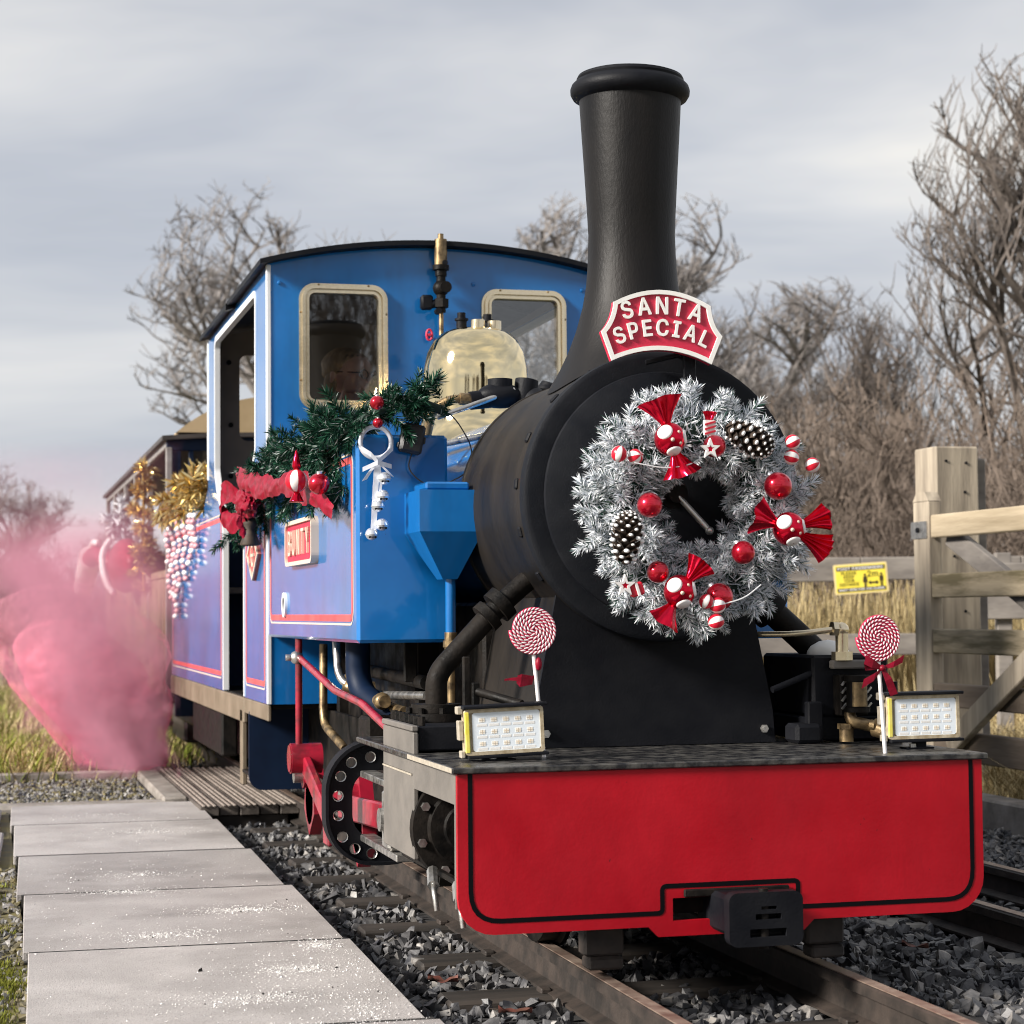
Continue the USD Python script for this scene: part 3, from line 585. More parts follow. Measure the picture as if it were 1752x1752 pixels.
tl = tree('bare_tree', 'broad bare oak tree with low spreading limbs behind the cab at left', 'tree', from_cam(-4.5, 38, -.2), 4, BARK_FAR, 1.0, **{**oak, 'half_width': 3.7, 'height': 9.4, 'mid': .68})
tc = tree('bare_tree', 'wide bare tree rising right behind the black chimney', 'tree', from_cam(2.4, 39, -.2), 9, BARK_FAR, 1.04, **oak)
tr = tree('bare_tree', 'tall dark bare tree cut off by the right edge of the picture', 'tree', from_cam(6.4, 23, -.2), 15, BARK, 1.0, height=7.7, half_width=2.5, mid=.55, trunk_h=2.4, r0=.26, spread=1.0, levels=5, kids=(9, 6, 5, 4, 3), gravity=-.02, twig=.014, up_bias=.3, wig=.17)
dup(tl, 'bare_tree', 'smaller bare tree between the big oak and the chimney, half hidden by the cab roof', from_cam(-.6, 47, -.2), 130, scale=(.92,)*3)
dup(tc, 'bare_tree', 'bare tree just right of the round wreath, behind the thicket', from_cam(4.6, 36, -.2), 75, scale=(.80,)*3)
dup(tr, 'bare_tree', 'bare tree over the fence between the sign and the gate post', from_cam(4.6, 27, -.2), 200, scale=(.72,)*3)
bush_k = dict(height=4.3, half_width=1.7, mid=.42, trunk_h=1.7, r0=.05, spread=.95, levels=4, kids=(5, 4, 3, 3), stems=6, gravity=.0, twig=.0125, up_bias=.2, wig=.16)
def bush(label, lat, dep, seed, sc, m=BARK_BROWN, **kw):
    return tree('bare_shrub', label, 'shrub', from_cam(lat, dep, -.2), seed, m, sc, group='bare shrubs of the thicket', **{**bush_k, **kw})
g3 = np.random.default_rng(77)
spots = [(2.9, 19.5, .85, 'front brown shrub rising behind the fence just left of the yellow notice'), (4.0, 20.5, .95, 'large brown shrub rising directly above the yellow notice'), (5.2, 19.0, .9, 'brown shrub filling the gap behind the tall gate post'),
 (2.0, 22.0, .62, 'low brown shrub showing just right of the round wreath'), (2.55, 24.5, .8, 'brown shrub behind the right rim of the wreath, second row'), (3.5, 23.5, .85, 'second row brown shrub left above the yellow notice'), (4.5, 24, .9, 'second row brown shrub between the notice and the gate post'), (5.4, 23, .95, 'second row brown shrub above the top of the gate post'), (6.2, 22, .85, 'brown shrub at the right edge above the top gate bar'),
 (3.2, 28, .8, 'back row shrub right of the smokebox top, partly hidden'), (4.4, 29, .8, 'back row shrub far above the yellow notice'), (5.6, 28, .85, 'back row shrub left of the tall right hand tree'), (6.8, 27, .9, 'back row shrub under the tall right hand tree'), (1.9, 29, .7, 'back row shrub showing between chimney foot and headboard'),
 (3.8, 21.2, .6, 'small shrub squeezed behind the fence under the largest shrub'), (4.9, 17.6, .62, 'small near shrub just left of the gate post'), (5.7, 18.2, .66, 'small near shrub seen through the upper gate bars'), (2.2, 18.6, .55, 'small near shrub beside the right edge of the wreath'), (3.3, 18.0, .58, 'small near shrub left below the yellow notice'), (4.3, 18.2, .6, 'small near shrub right behind the yellow notice')]
bs = []
for i, (la, de, sc, lab) in enumerate(spots):
    if i < 3: bs.append(bush(lab, la, de, 50+i, sc))
    else: dup(bs[i % 3], 'bare_shrub', lab, from_cam(la, de, -.2), float(g3.uniform(0, 360)), scale=(sc,)*3)
FARB = mat('far_bush', (0.05, 0.05, 0.04), (0.10, 0.095, 0.07), rough=.9, scale=4)
for la, de, sc, src, lab in ((-7, -13, 1.0, tr, 'bare tree behind the photographer, seen only as a reflection left in the brass dome'), (1.5, -17, .9, tc, 'bare tree behind the photographer, seen only as a reflection in the middle of the dome'), (8, -14, 1.0, tr, 'bare tree behind the photographer, seen only as a reflection right in the brass dome'), (-2.5, -24, 1.0, tl, 'wide bare tree behind the photographer, reflected in the left cab window')):
    dup(src, 'bare_tree', lab, from_cam(la, de, -.2), 37*la, scale=(sc,)*3)
fb = tree('bare_shrub', 'dark round bush low at the left edge of the field', 'shrub', from_cam(-6.1, 26, -.25), 61, FARB, .5, **{**bush_k, 'stems': 12, 'twig': .02})
for i, (la, de, sc, lab) in enumerate(((-7.3, 30, .62, 'dark bush beyond the smoke at the far left edge'), (-5.2, 30, .42, 'dark bush just left of the carriage top, above the smoke'))):
    dup(fb, 'bare_shrub', lab, from_cam(la, de, -.25), 70*i+20, scale=(sc,)*3)
ft = dup(tl, 'bare_tree', 'small far bare tree low on the horizon left of the carriage', from_cam(-15.2, 62, -.2), 40, scale=(.58, .58, .62))
dup(tl, 'bare_tree', 'smallest far bare tree on the horizon, right of the left edge trees', from_cam(-13.0, 68, -.2), 100, scale=(.5, .5, .5))
dup(tc, 'bare_tree', 'far bare tree on the horizon cut off by the left edge', from_cam(-17.3, 64, -.2), 10, scale=(.56,)*3)
hl = tag(obj('far_hedge', segs_mesh([(*(from_cam(la, 70+3*math.sin(la), 0)+[0, 0, -.3]), *(from_cam(la+gq.gauss(0, .4), 70+gq.gauss(0, 1), 0)+[0, 0, gq.uniform(1.2, 2.8)]), .09, .02) for gq in [random.Random(3)] for la in np.linspace(-24, 30, 2600)], 3), BARK_FAR), 'long low brownish hedge along the horizon', 'hedge', kind='stuff')

DRY = tone_mat('dry_grass', [(0, (0.22, 0.16, 0.075)), (.6, (0.42, 0.33, 0.17)), (1, (0.56, 0.46, 0.26))], rough=.85)
LUSH = tone_mat('green_grass', [(0, (0.10, 0.13, 0.02)), (.7, (0.22, 0.26, 0.04)), (1, (0.36, 0.36, 0.09))], rough=.8)
def scatter_view(n, lat, dep, g): 
    a = g.uniform(*lat, n); b = g.uniform(*dep, n); f = np.array([math.sin(YAW), math.cos(YAW)]); r = np.array([math.cos(YAW), -math.sin(YAW)])
    return CAM[:2]+f*b[:, None]+r*a[:, None]
gs = np.random.default_rng(91)
def grass(name, label, P2, protos, s0, s1, z=-.19):
    n = len(P2)
    instancer(name, protos, np.c_[P2, np.full(n, z)], rand_quat(gs, n, 0), np.stack([gs.uniform(s0, s1, n)]*3, 1), gs.integers(0, len(protos), n), label=label, cat='grass')
grass('dry_grass', 'long pale dry grass lying in front of the fence and behind the gate', np.vstack([q for q in [scatter_view(1500, (1.3, 4.8), (12.2, 14.9), gs), np.stack([gs.uniform(3.1, 4.6, 700), gs.uniform(1.5, 7, 700)], 1)]]), [(tuft(300+i, 30, .42, .10, 1.0, .009), DRY, False) for i in range(4)], .6, 1.25)
grass('green_grass', 'patch of green grass beyond the running plate at right', scatter_view(700, (1.2, 2.2), (9.8, 12.2), gs), [(tuft(320+i, 30, .22, .08, .7, .008), LUSH, False) for i in range(3)], .7, 1.3)
grass('reeds', 'upright beige reeds and stalks just behind the fence', scatter_view(1400, (1.2, 5.2), (15.3, 17.2), gs), [(tuft(340+i, 12, 1.25, .13, .22, .016, 3), DRY, False) for i in range(4)], .75, 1.1)
grass('field_grass', 'rough yellow green grass of the field at the left', np.vstack([scatter_view(1800, (-7, -2.2), (13.5, 27), gs), scatter_view(500, (-3.6, -2.6), (12, 14.5), gs)]), [(tuft(360+i, 26, .26, .14, .8, .012), DRY if i % 2 else LUSH, False) for i in range(4)], .6, 1.5)

# ================================================================== THE LOCOMOTIVE
loco = thing('steam_locomotive', 'blue narrow gauge steam locomotive with black chimney and red buffer beam', 'locomotive')
SIDE = 0.708
# --- buffer beam with its black line
beam_poly = unary_union([sbox(-.70, .24, .70, .527), rrect(-.70, .70, .1375, .44, .09), Polygon([(-.219, .14), (-.190, .112), (.198, .112), (.228, .14)])]).difference(sbox(-.152, .150, .10, .206))
bb = obj('buffer_beam', plate(beam_poly, 'xz', 0.0, 0.016), RED, loco)
line_pts = [(-.668, .527), (-.668, .1705), (-.1795, .1705), (-.1795, .2365), (.1825, .2365), (.1825, .1705), (.668, .1705), (.668, .527)]
def round2(pts, rads):
    out = [np.array(pts[0])]
    for (a, b, c), r in zip(zip(pts, pts[1:], pts[2:]), rads):
        a, b, c = map(np.array, (a, b, c)); u = (a-b)/np.linalg.norm(a-b); v = (c-b)/np.linalg.norm(c-b)
        for t in np.linspace(0, 1, 7): out.append((1-t)**2*(b+u*r)+2*t*(1-t)*b+t*t*(b+v*r))
    out.append(np.array(pts[-1])); return out
obj('black_line', plate(LineString(round2(line_pts, (.075, .012, .012, .012, .012, .075))).buffer(.0058, cap_style=2), 'xz', -.0012, .004), BLACK_LINE, bb)
rp = obj('running_plate', box(-.714, .714, -.010, 1.30, .5285, .544, .003), PLATE_WET, loco)
obj('plate_edge', box(-.7155, -.7145, -.006, .525, .531, .543, 0), WORN, rp)
for s in (-1, 1):
    poly = unary_union([sbox(0.018, .452, .535, .527), sbox(.018, .22, .034, .46), sbox(.018, .20, .030, .25)])
    obj('beam_bracket', plate(poly, 'yz', s*.70, s*.688), CLADDING, loco)
    obj('frame_plate', plate(sbox(.02, .15, 7.3, .527), 'yz', s*.455, s*.44), GREASE, loco)
objs('frame_stretcher', [box(-.44, .44, .05, .09, .16, .50), box(-.44, .44, 1.28, 1.33, .2, .60), box(-.44, .44, 3.2, 3.25, .2, .6)], GREASE, loco)
# --- coupler
cp_ = obj('coupler', cat(plate(rrect(-.073, .118, .108, .238, .022).difference(unary_union([sbox(-.005, .172, .062, .186), sbox(.01, .196, .05, .204), sbox(-.02, .13, .075, .150)])), 'xz', -.185, -.150), box(-.055, .10, -.15, .10, .125, .222, .01)), BLACK, loco)
obj('drawbar_plate', box(-.125, .155, -.012, -.002, .2075, .2275, .003), GREASE, cp_)
obj('coupling_pin', cyl((.022, -.168, .10), (.022, -.168, .245), .012), GREASE, cp_)
for s in (-1, 1):
    gi_ = obj('guard_iron', cat(box(s*.30-.052, s*.30+.052, .10, .16, .055, .20, .006), box(s*.30-.046, s*.30+.046, .085, .15, .022, .054, .006)), RUST, loco)
# --- wheels
def wheel(y, s):
    x = s*.300; R = np.array([[0, 0, 1], [0, 1, 0], [-1, 0, 0]], float)
    w = obj('wheel', lathe([(0, .03), (.05, .03), (.06, .012), (.15, .008), (.155, .022), (.175, .022), (.178, .03)], 28, (x, y, .20), R), ROD_RED, loco, smooth=40)
    obj('tyre', lathe([(.172, -.035), (.2, -.032), (.2, .02), (.215, .026), (.215, .038), (.172, .038), (.172, -.035)], 36, (x, y, .205), R), GREASE, w, smooth=40)
for y in (.68, 1.92, 2.95):
    for s in (-1, 1): wheel(y, s)
    obj('axle', cyl((-.60, y, .20), (.60, y, .20), .035), GREASE, loco, smooth=40)
for s in (-1, 1):
    for y in (1.92, 2.95):
        cr = obj('crank', cat(cyl((s*.545, y, .20), (s*.60, y, .20), .09), hull([(s*xx_, y+yy_, .2+zz_) for xx_ in (.555, .60) for yy_, zz_ in ((-.10, .05), (.10, .05), (-.04, .17), (.04, .17), (-.12, -.04), (.12, -.04), (0, -.13))])), ROD_RED, loco)
        obj('crank_pin', cyl((s*.60, y, .30), (s*.66, y, .30), .03), STEEL, cr, smooth=40)
    obj('coupling_rod', cat(box(s*.61-.012, s*.61+.012, 1.88, 3.0, .27, .325, .006), cyl((s*.595, 1.92, .3), (s*.625, 1.92, .3), .05), cyl((s*.595, 2.95, .3), (s*.625, 2.95, .3), .05)), ROD_RED, loco)
    obj('connecting_rod', beam((s*.648, 1.95, .275), (s*.640, 1.06, .315), .026, .082, .006), ROD_RED, loco)
    obj('crosshead', cat(box(s*.64-.035, s*.64+.035, 1.00, 1.10, .23, .40, .008), cyl((s*.665, 1.06, .315), (s*.69, 1.06, .315), .034)), STEEL, loco)
    obj('slide_bar', box(s*.64-.025, s*.64+.025, .93, 1.52, .405, .425, .003), STEEL, loco)
    obj('slide_bar', box(s*.64-.025, s*.64+.025, .93, 1.52, .205, .225, .003), STEEL, loco)
    obj('piston_rod', cyl((s*.64, .93, .315), (s*.64, 1.02, .315), .018), STEEL, loco, smooth=40)
    # D shaped motion bracket with round holes
    hp = [(.632, .467), (.693, .451), (.727, .409), (.736, .348), (.735, .287), (.722, .220), (.683, .182), (.629, .165)]
    dpoly = rrect(.42, .772, .135, .513, .15, 10).difference(rrect(.42, .690, .215, .425, .07)).difference(unary_union([Point(*h).buffer(.0145) for h in hp]))
    dp = affinity.scale(dpoly, s, 1, origin=(0, 0))
    mb = obj('motion_bracket', plate(dp, 'xz', 1.50, 1.512), BLACK, loco)
    rim = affinity.scale(rrect(.42, .778, .129, .519, .155, 10).difference(rrect(.40, .768, .139, .509, .147, 10)), s, 1, origin=(0, 0))
    obj('bracket_flange', plate(rim, 'xz', 1.48, 1.56), BLACK, mb)
    objs('hole_rim', [lathe([(.0145, 0), (.0175, .002), (.0175, -.002), (.0145, 0)], 14, (s*a, 1.499, b), FRONT) for a, b in hp], STEEL, mb)
# --- cylinders
for s in (-1, 1):
    x0, x1 = sorted((s*.685, s*.44))
    cb = obj('cylinder', cat(box(x0, x1, .525, .925, .255, .525, .004), box(x0, x1, .525, .925, .55, .616, .004)), BLACK, loco)
    xa, xb = sorted((s*.686, s*.701))
    obj('cladding_panel', box(xa, xb, .515, .932, .262, .485, .003), CLADDING, cb)
    obj('cladding_panel', box(xa, xb, .515, .932, .4875, .600, .003), CLADDING, cb)
    obj('cover_strip', box(xa-(.004 if s < 0 else 0), xb+(.004 if s > 0 else 0), .515, .932, .6025, .618, .003), CLADDING, cb)
    obj('chipped_edge', box(min(s*.7015, s*.7035), max(s*.7015, s*.7035), .53, .93, .4845, .4895, 0), WORN, cb)
    for k in range(7):
        obj('stud', cyl((s*.672, .54+.062*k, .617), (s*.672, .54+.062*k, .641), .011, n=6), GREASE, cb)
    for k in range(4):
        obj('stud', cyl((s*(.672-.055*(k+1)), .905, .617), (s*(.672-.055*(k+1)), .905, .637), .011, n=6), GREASE, cb)
    cv = obj('cylinder_cover', lathe([(0, .052), (.03, .052), (.036, .045), (.06, .045), (.065, .036), (.10, .034), (.106, .02), (.145, .018), (.15, 0)], 40, (s*.56, .524, .345), np.array([[1, 0, 0], [0, 0, -1], [0, 1, 0]], float)), GREASE, cb, smooth=25)
    for k in range(8):
        a = k*math.pi/4+.3; obj('cover_nut', cyl((s*.56+.126*math.cos(a), .512, .345+.126*math.sin(a)), (s*.56+.126*math.cos(a), .49, .345+.126*math.sin(a)), .012, n=6), STEEL, cv)
    # drain cocks hanging below the cylinder
    for y in (.44, .14):
        dc = obj('drain_cock', cyl((s*.655, y+.05, .235), (s*.668, y-.02, .205), .016, n=8), STEEL, cb)
        obj('drain_pipe', tube(arcpath([(s*.668, y-.02, .205), (s*.673, y-.05, .19), (s*.668, y-.06, .145)], .03), .007, 8), STEEL, dc, smooth=True)
    obj('drain_bar', box(min(s*.63, s*.65), max(s*.63, s*.65), .10, .93, .225, .24, .003), GREASE, cb)
# steam pipes from the smokebox to the cylinders
def pipe(name, pts, r, m=GREASE, rad=.06, n=14, parent=None): return obj(name, tube(arcpath(pts, rad), r, n), m, parent or loco, smooth=40)
sp = pipe('steam_pipe', [(-.28, .75, 1.04), (-.41, .75, .93), (-.585, .75, .745), (-.585, .75, .66)], .030)
objs('pipe_flange', [cyl((-.585, .75, .617), (-.585, .75, .640), .088), cyl((-.585, .75, .641), (-.585, .75, .665), .07), cyl((-.385, .75, .953), (-.410, .75, .930), .050), cyl((-.425, .75, .917), (-.445, .75, .899), .046)], GREASE, sp, smooth=40)
objs('flange_nut', [cyl((-.585+.078*math.cos(a), .75+.078*math.sin(a), .63), (-.585+.078*math.cos(a), .75+.078*math.sin(a), .656), .009, n=6) for a in np.arange(8)*math.pi/4], GREASE, sp)
sp2 = pipe('steam_pipe', [(.28, .75, 1.04), (.41, .75, .93), (.585, .75, .775), (.60, .75, .68)], .038)
objs('pipe_flange', [cyl((.60, .75, .617), (.60, .75, .645), .088), cyl((.40, .75, .94), (.43, .75, .915), .062)], GREASE, sp2, smooth=40)
pipe('drain_lever', [(-.52, .52, .705), (-.43, .40, .675)], .012)
obj('lever_bracket', cat(box(-.555, -.535, .54, .56, .545, .80, .003), box(-.535, -.515, .52, .56, .66, .73, .003)), GREASE, loco)

# --- smokebox, door, saddle
ZC, RS = 1.235, .393
YF = np.array([[1, 0, 0], [0, 0, -1], [0, 1, 0]], float)    # lathe axis towards the front
def drum(prof, n=72): return lathe(prof, n, (0, 0, ZC), YF)
sbx = obj('smokebox', drum([(RS, -.52), (RS, -.60), (RS+.0005, -1.235), (RS+.004, -1.237), (RS+.004, -1.26), (.36, -1.262)]), DUSTY, loco, smooth=30)
obj('front_ring', drum([(.34, -.468), (.385, -.466), (.398, -.474), (.401, -.49), (.399, -.519), (.34, -.521)]), DOOR_BLACK, sbx, smooth=35)
objs('rivet', [obox((math.cos(a)*RS, .575, ZC+math.sin(a)*RS), (.014, .022, .03), rotm((0, 1, 0), -math.degrees(a)), .004) for a in np.radians(np.arange(-40, 225, 19.5))], BLACK, sbx)
door = obj('smokebox_door', drum([(0, -.425), (.10, -.426), (.2, -.432), (.28, -.442), (.325, -.452), (.342, -.458), (.345, -.469)]), DOOR_BLACK, loco, smooth=40)
obj('door_dart', cat(cyl((0, .43, ZC), (0, .36, ZC), .024), cyl((0, .40, ZC), (0, .385, ZC), .04)), GREASE, door, smooth=40)
obj('door_handle', cat(cyl((0, .37, ZC), (.085, .345, 1.135), .0085), ball((.085, .345, 1.135), .012)), STEEL, door, smooth=40)
obj('door_strap', box(.10, .36, .405, .425, 1.33, 1.365, .004), DOOR_BLACK, door)
obj('lamp_iron', cat(box(.035, .072, .395, .405, 1.40, 1.635, .003), box(.035, .072, .395, .47, 1.622, 1.636, .003), beam((.05, .40, 1.625), (-.06, .44, 1.60), .014, .014)), BLACK, loco)
sd = []
for y0, y1, z0, z1, w0, w1 in ((.578, 1.22, .545, 1.05, .352, .262),):
    sd = hull([(s*w, y, z) for s in (-1, 1) for y in (y0, y1) for w, z in ((w0, z0), (w0-.006, z0+.09), (w1, z1), (w1-.05, z1+.02))])
saddle = obj('smokebox_saddle', sd, DUSTY, loco)
obj('saddle_front', plate(Polygon([(-.356, .546), (.356, .546), (.349, .64), (.268, 1.05), (-.268, 1.05), (-.349, .64)]), 'xz', .565, .577), BLACK, saddle)
for x in (-.318, .322): obj('bolt', cat(cyl((x, .565, .585), (x, .557, .585), .012, n=6), cyl((x, .557, .585), (x, .552, .585), .007, n=10)), STEEL, saddle)
# --- chimney with flared foot
def flare(n=56):
    V = []; cols = []
    prof = [(.25, .004), (.238, .018), (.214, .042), (.188, .078), (.164, .125), (.145, .18), (.134, .235), (.1285, .30), (.126, .38)]
    a = np.arange(n)*2*math.pi/n
    for r, h in prof:
        x, y = r*np.cos(a), r*np.sin(a)*.95+.73; zd = ZC+np.sqrt(np.maximum(RS**2-x**2, 0)); w = np.clip((h-.02)/.3, 0, 1); w = w*w*(3-2*w)
        z = (1-w)*(zd+h)+w*(ZC+RS+h); V.append(np.stack([x, y, z], 1))
    zt = ZC+RS
    for r, h in ((.1315, .6), (.1425, .72), (.1475, .765)):
        pass
    for r, z in ((.129, 2.08), (.136, 2.2), (.144, 2.33), (.148, 2.40)):
        V.append(np.stack([r*np.cos(a), r*np.sin(a)+.73, np.full(n, z)], 1))
    k = len(V); V = np.vstack(V); F = []
    for i in range(k-1):
        for j in range(n):
            p, q = i*n+j, i*n+(j+1) % n; F += [(p, q, q+n), (p, q+n, p+n)]
    return V, np.array(F)
chim = obj('chimney', flare(), SOOT, loco, smooth=True)
capR = rotm((0, 1, 0), 1.3)@rotm((1, 0, 0), .5)
obj('chimney_cap', lathe([(.147, -.026), (.153, -.022), (.166, -.016), (.173, -.004), (.174, .008), (.170, .020), (.160, .030), (.154, .034), (.156, .040), (.152, .048), (.142, .052), (.130, .048), (.122, .03), (.118, -.25)], 56, (0, .73, 2.422), capR), BLACK, chim, smooth=40)
# --- boiler, bands, dome
boil = obj('boiler', drum([(.352, -1.262), (.356, -1.27), (.356, -3.30)], 64), BLUE, loco, smooth=30)
for y in (1.275, 2.25, 3.2): obj('boiler_band', drum([(.3565, -y), (.3605, -y-.003), (.3605, -y-.035), (.3565, -y-.038)], 64), BRASS_PALE, boil, smooth=35)
dome_ = obj('dome', lathe([(.315, -.10), (.29, -.075), (.255, -.03), (.226, .01), (.210, .055), (.203, .10), (.2015, .20), (.198, .262), (.187, .318), (.166, .362), (.135, .392), (.095, .41), (.045, .418), (0, .419)], 64, (0, 2.65, 1.585)), BRASS, loco, smooth=True)
for x, y in ((-.055, 2.65), (.052, 2.67)): obj('safety_valve', cat(cyl((x, y, 2.0), (x, y, 2.03), .02), cyl((x, y, 2.03), (x, y, 2.038), .026), cyl((x, y, 2.038), (x, y, 2.06), .016)), BLACK, dome_, smooth=40)
for x, y in ((-.008, 2.58), (.062, 2.60)): obj('valve_seat', cyl((x, y, 1.99), (x, y, 2.024), .026), BRASS_PALE, dome_, smooth=40)
# fittings in front of the dome
vb = obj('clack_valve', cat(ball((-.20, 1.5, 1.618), .052, 2, (1.5, 1, .8)), cyl((-.30, 1.5, 1.60), (-.12, 1.5, 1.622), .03), cyl((-.13, 1.49, 1.55), (-.11, 1.5, 1.67), .038), cyl((-.20, 1.5, 1.64), (-.20, 1.5, 1.672), .04), cyl((-.10, 1.46, 1.60), (-.075, 1.42, 1.575), .045), cyl((-.06, 1.55, 1.60), (-.02, 1.55, 1.66), .03), ball((-.03, 1.55, 1.64), .035, 1), cyl((.0, 1.6, 1.58), (.02, 1.6, 1.65), .022)), BLACK, loco, smooth=40)
pipe('feed_pipe', [(-.30, 1.5, 1.605), (-.37, 1.5, 1.605), (-.42, 1.52, 1.57), (-.43, 1.6, 1.45)], .014, BRASS_OLD)
pipe('oil_pipe', [(-.16, 1.47, 1.635), (-.30, 1.45, 1.582), (-.42, 1.45, 1.54)], .009, STEEL)
pipe('pipe_union', [(-.295, 1.5, 1.604), (-.335, 1.5, 1.606)], .020, BRASS_OLD)
pipe('handrail', [(-.30, 1.30, 1.47), (-.34, 2.3, 1.50), (-.34, 3.28, 1.50)], .011, STEEL)
# --- side tanks
def ring2(outer, w): return outer.difference(outer.buffer(-w, join_style=1))
for s in (-1, 1):
    xa, xb = sorted((s*SIDE, s*.42))
    tk = obj('side_tank', box(xa, xb, 1.304, 3.297, .828, 1.470, .010), BLUE, loco)
    if s < 0:
        r0 = rrect(1.36, 3.24, .882, 1.42, .05)
        obj('tank_lining', plate(ring2(r0, .006), 'yz', s*SIDE+.002, s*SIDE-.0013), CREAM_LINE, tk)
        obj('tank_lining', plate(ring2(r0.buffer(-.012), .022), 'yz', s*SIDE+.002, s*SIDE-.0013), PINK_LINE, tk)
        hr = obj('hand_hole', plate(Point(2.81, .953).buffer(.047).difference(Point(2.81, .953).buffer(.03)), 'yz', s*SIDE+.002, s*SIDE-.010), CREAM_EDGE, tk)
        obj('hole_cover', plate(Point(2.81, .953).buffer(.0305), 'yz', s*SIDE+.002, s*SIDE-.002), BLACK, hr)
        npz = obj('nameplate', plate(rrect(2.03, 2.645, 1.098, 1.250, .03), 'yz', s*SIDE+.003, s*SIDE-.018), SIGN_RED, tk)
        obj('nameplate_rim', plate(ring2(rrect(2.025, 2.65, 1.093, 1.255, .034), .014), 'yz', s*SIDE, s*SIDE-.027), CREAM_LINE, npz)
        ws, tx = [], 'BUNTY'; step = .515/5
        letters(npz, tx, .090, lambda i, w: ((s*SIDE-.0175, 2.338+.515/2-step*(i+.5), 1.130), LEFT@np.diag([.058/w, 1, 1])), CREAM_LINE, depth=.009, bold=False)
    obj('tank_pipe', tube(arcpath([(s*.58, 2.0, .84), (s*.58, 2.0, .66), (s*.50, 1.75, .56)], .12, 7), .042, 14), BLUE_DARK, tk, smooth=40)
    objs('tank_bracket', [box(s*.56-.03, s*.56+.03, 2.4, 2.42, .70, .828), box(s*.50-.02, s*.50+.02, 1.5, 1.52, .70, .828)], GREASE, tk)
# hopper shaped sand box on the tank front
a_, b_2 = -.558, -.364
hop = hull([(x, y, z) for x in (a_, b_2) for y in (1.08, 1.303) for z in (1.287, 1.162)]+[(x, y, 1.02) for x in (-.475, -.43) for y in (1.14, 1.22)])
sbox_ = obj('sand_box', hop, BLUE, loco)
obj('sand_lid', box(-.535, -.40, 1.10, 1.28, 1.2875, 1.312, .006), BLUE, sbox_)
obj('sand_pipe', cyl((-.445, 1.17, 1.03), (-.445, 1.17, .86), .016), BLUE, sbox_, smooth=40)
obj('sand_union', cat(cyl((-.445, 1.17, .86), (-.445, 1.17, .775), .019), cyl((-.445, 1.17, .835), (-.445, 1.17, .815), .025, n=6), cyl((-.445, 1.17, .79), (-.445, 1.17, .775), .024, n=6), cyl((-.445, 1.17, .775), (-.445, 1.17, .62), .012)), BRASS_OLD, sbox_)
# dark works under the tanks
objs('firebox', [box(-.40, .40, 1.9, 3.28, .30, .95, .01), box(-.32, .32, 1.27, 1.9, .55, .95, .01)], GREASE, loco)
for k, pts in enumerate(([(-.52, 2.5, .82), (-.52, 2.5, .62), (-.50, 1.6, .60)], [(-.62, 2.2, .82), (-.62, 2.15, .68), (-.5, 2.0, .64), (-.47, 1.4, .66)], [(-.47, 3.0, .72), (-.47, 1.4, .70)], [(-.55, 2.9, .8), (-.56, 2.85, .5), (-.52, 2.6, .42)])):
    pipe('injector_pipe', pts, (.018, .014, .022, .016)[k], (BRASS_OLD, STEEL, GREASE, BRASS_OLD)[k])
obj('injector_valve', cat(ball((-.58, 2.12, .66), .035, 1), cyl((-.60, 2.12, .66), (-.50, 2.12, .66), .022), cyl((-.58, 2.12, .66), (-.58, 2.12, .72), .012), ball((-.545, 1.75, .63), .03, 1), cyl((-.545, 1.7, .63), (-.545, 1.82, .63), .02)), BRASS_OLD, loco, smooth=40)
obj('oil_box', box(-.62, -.48, 1.62, 1.78, .50, .585, .01), GREASE, loco)
# red reversing rods
pipe('reach_rod', [(-.682, 2.65, .757), (-.682, 1.855, .663), (-.682, 1.374, .642), (-.682, .96, .588)], .0125, ROD_RED, .05)
lv = pipe('lever_rod', [(-.682, 2.66, .84), (-.682, 2.66, .41)], .013, ROD_RED)
obj('rod_joint', cat(ball((-.69, 2.66, .757), .025, 2), cyl((-.70, 2.66, .757), (-.73, 2.66, .757), .012)), STEEL, lv, smooth=True)
obj('lever_boss', cat(cyl((-.715, 2.66, .385), (-.60, 2.66, .385), .056), cyl((-.72, 2.66, .385), (-.715, 2.66, .385), .05)), ROD_RED, lv, smooth=40)
obj('lever_arm', cat(beam((-.66, 2.65, .37), (-.66, 2.15, .22), .03, .07, .006), box(-.67, -.65, 2.10, 2.2, .12, .27, .006)), ROD_RED, lv)

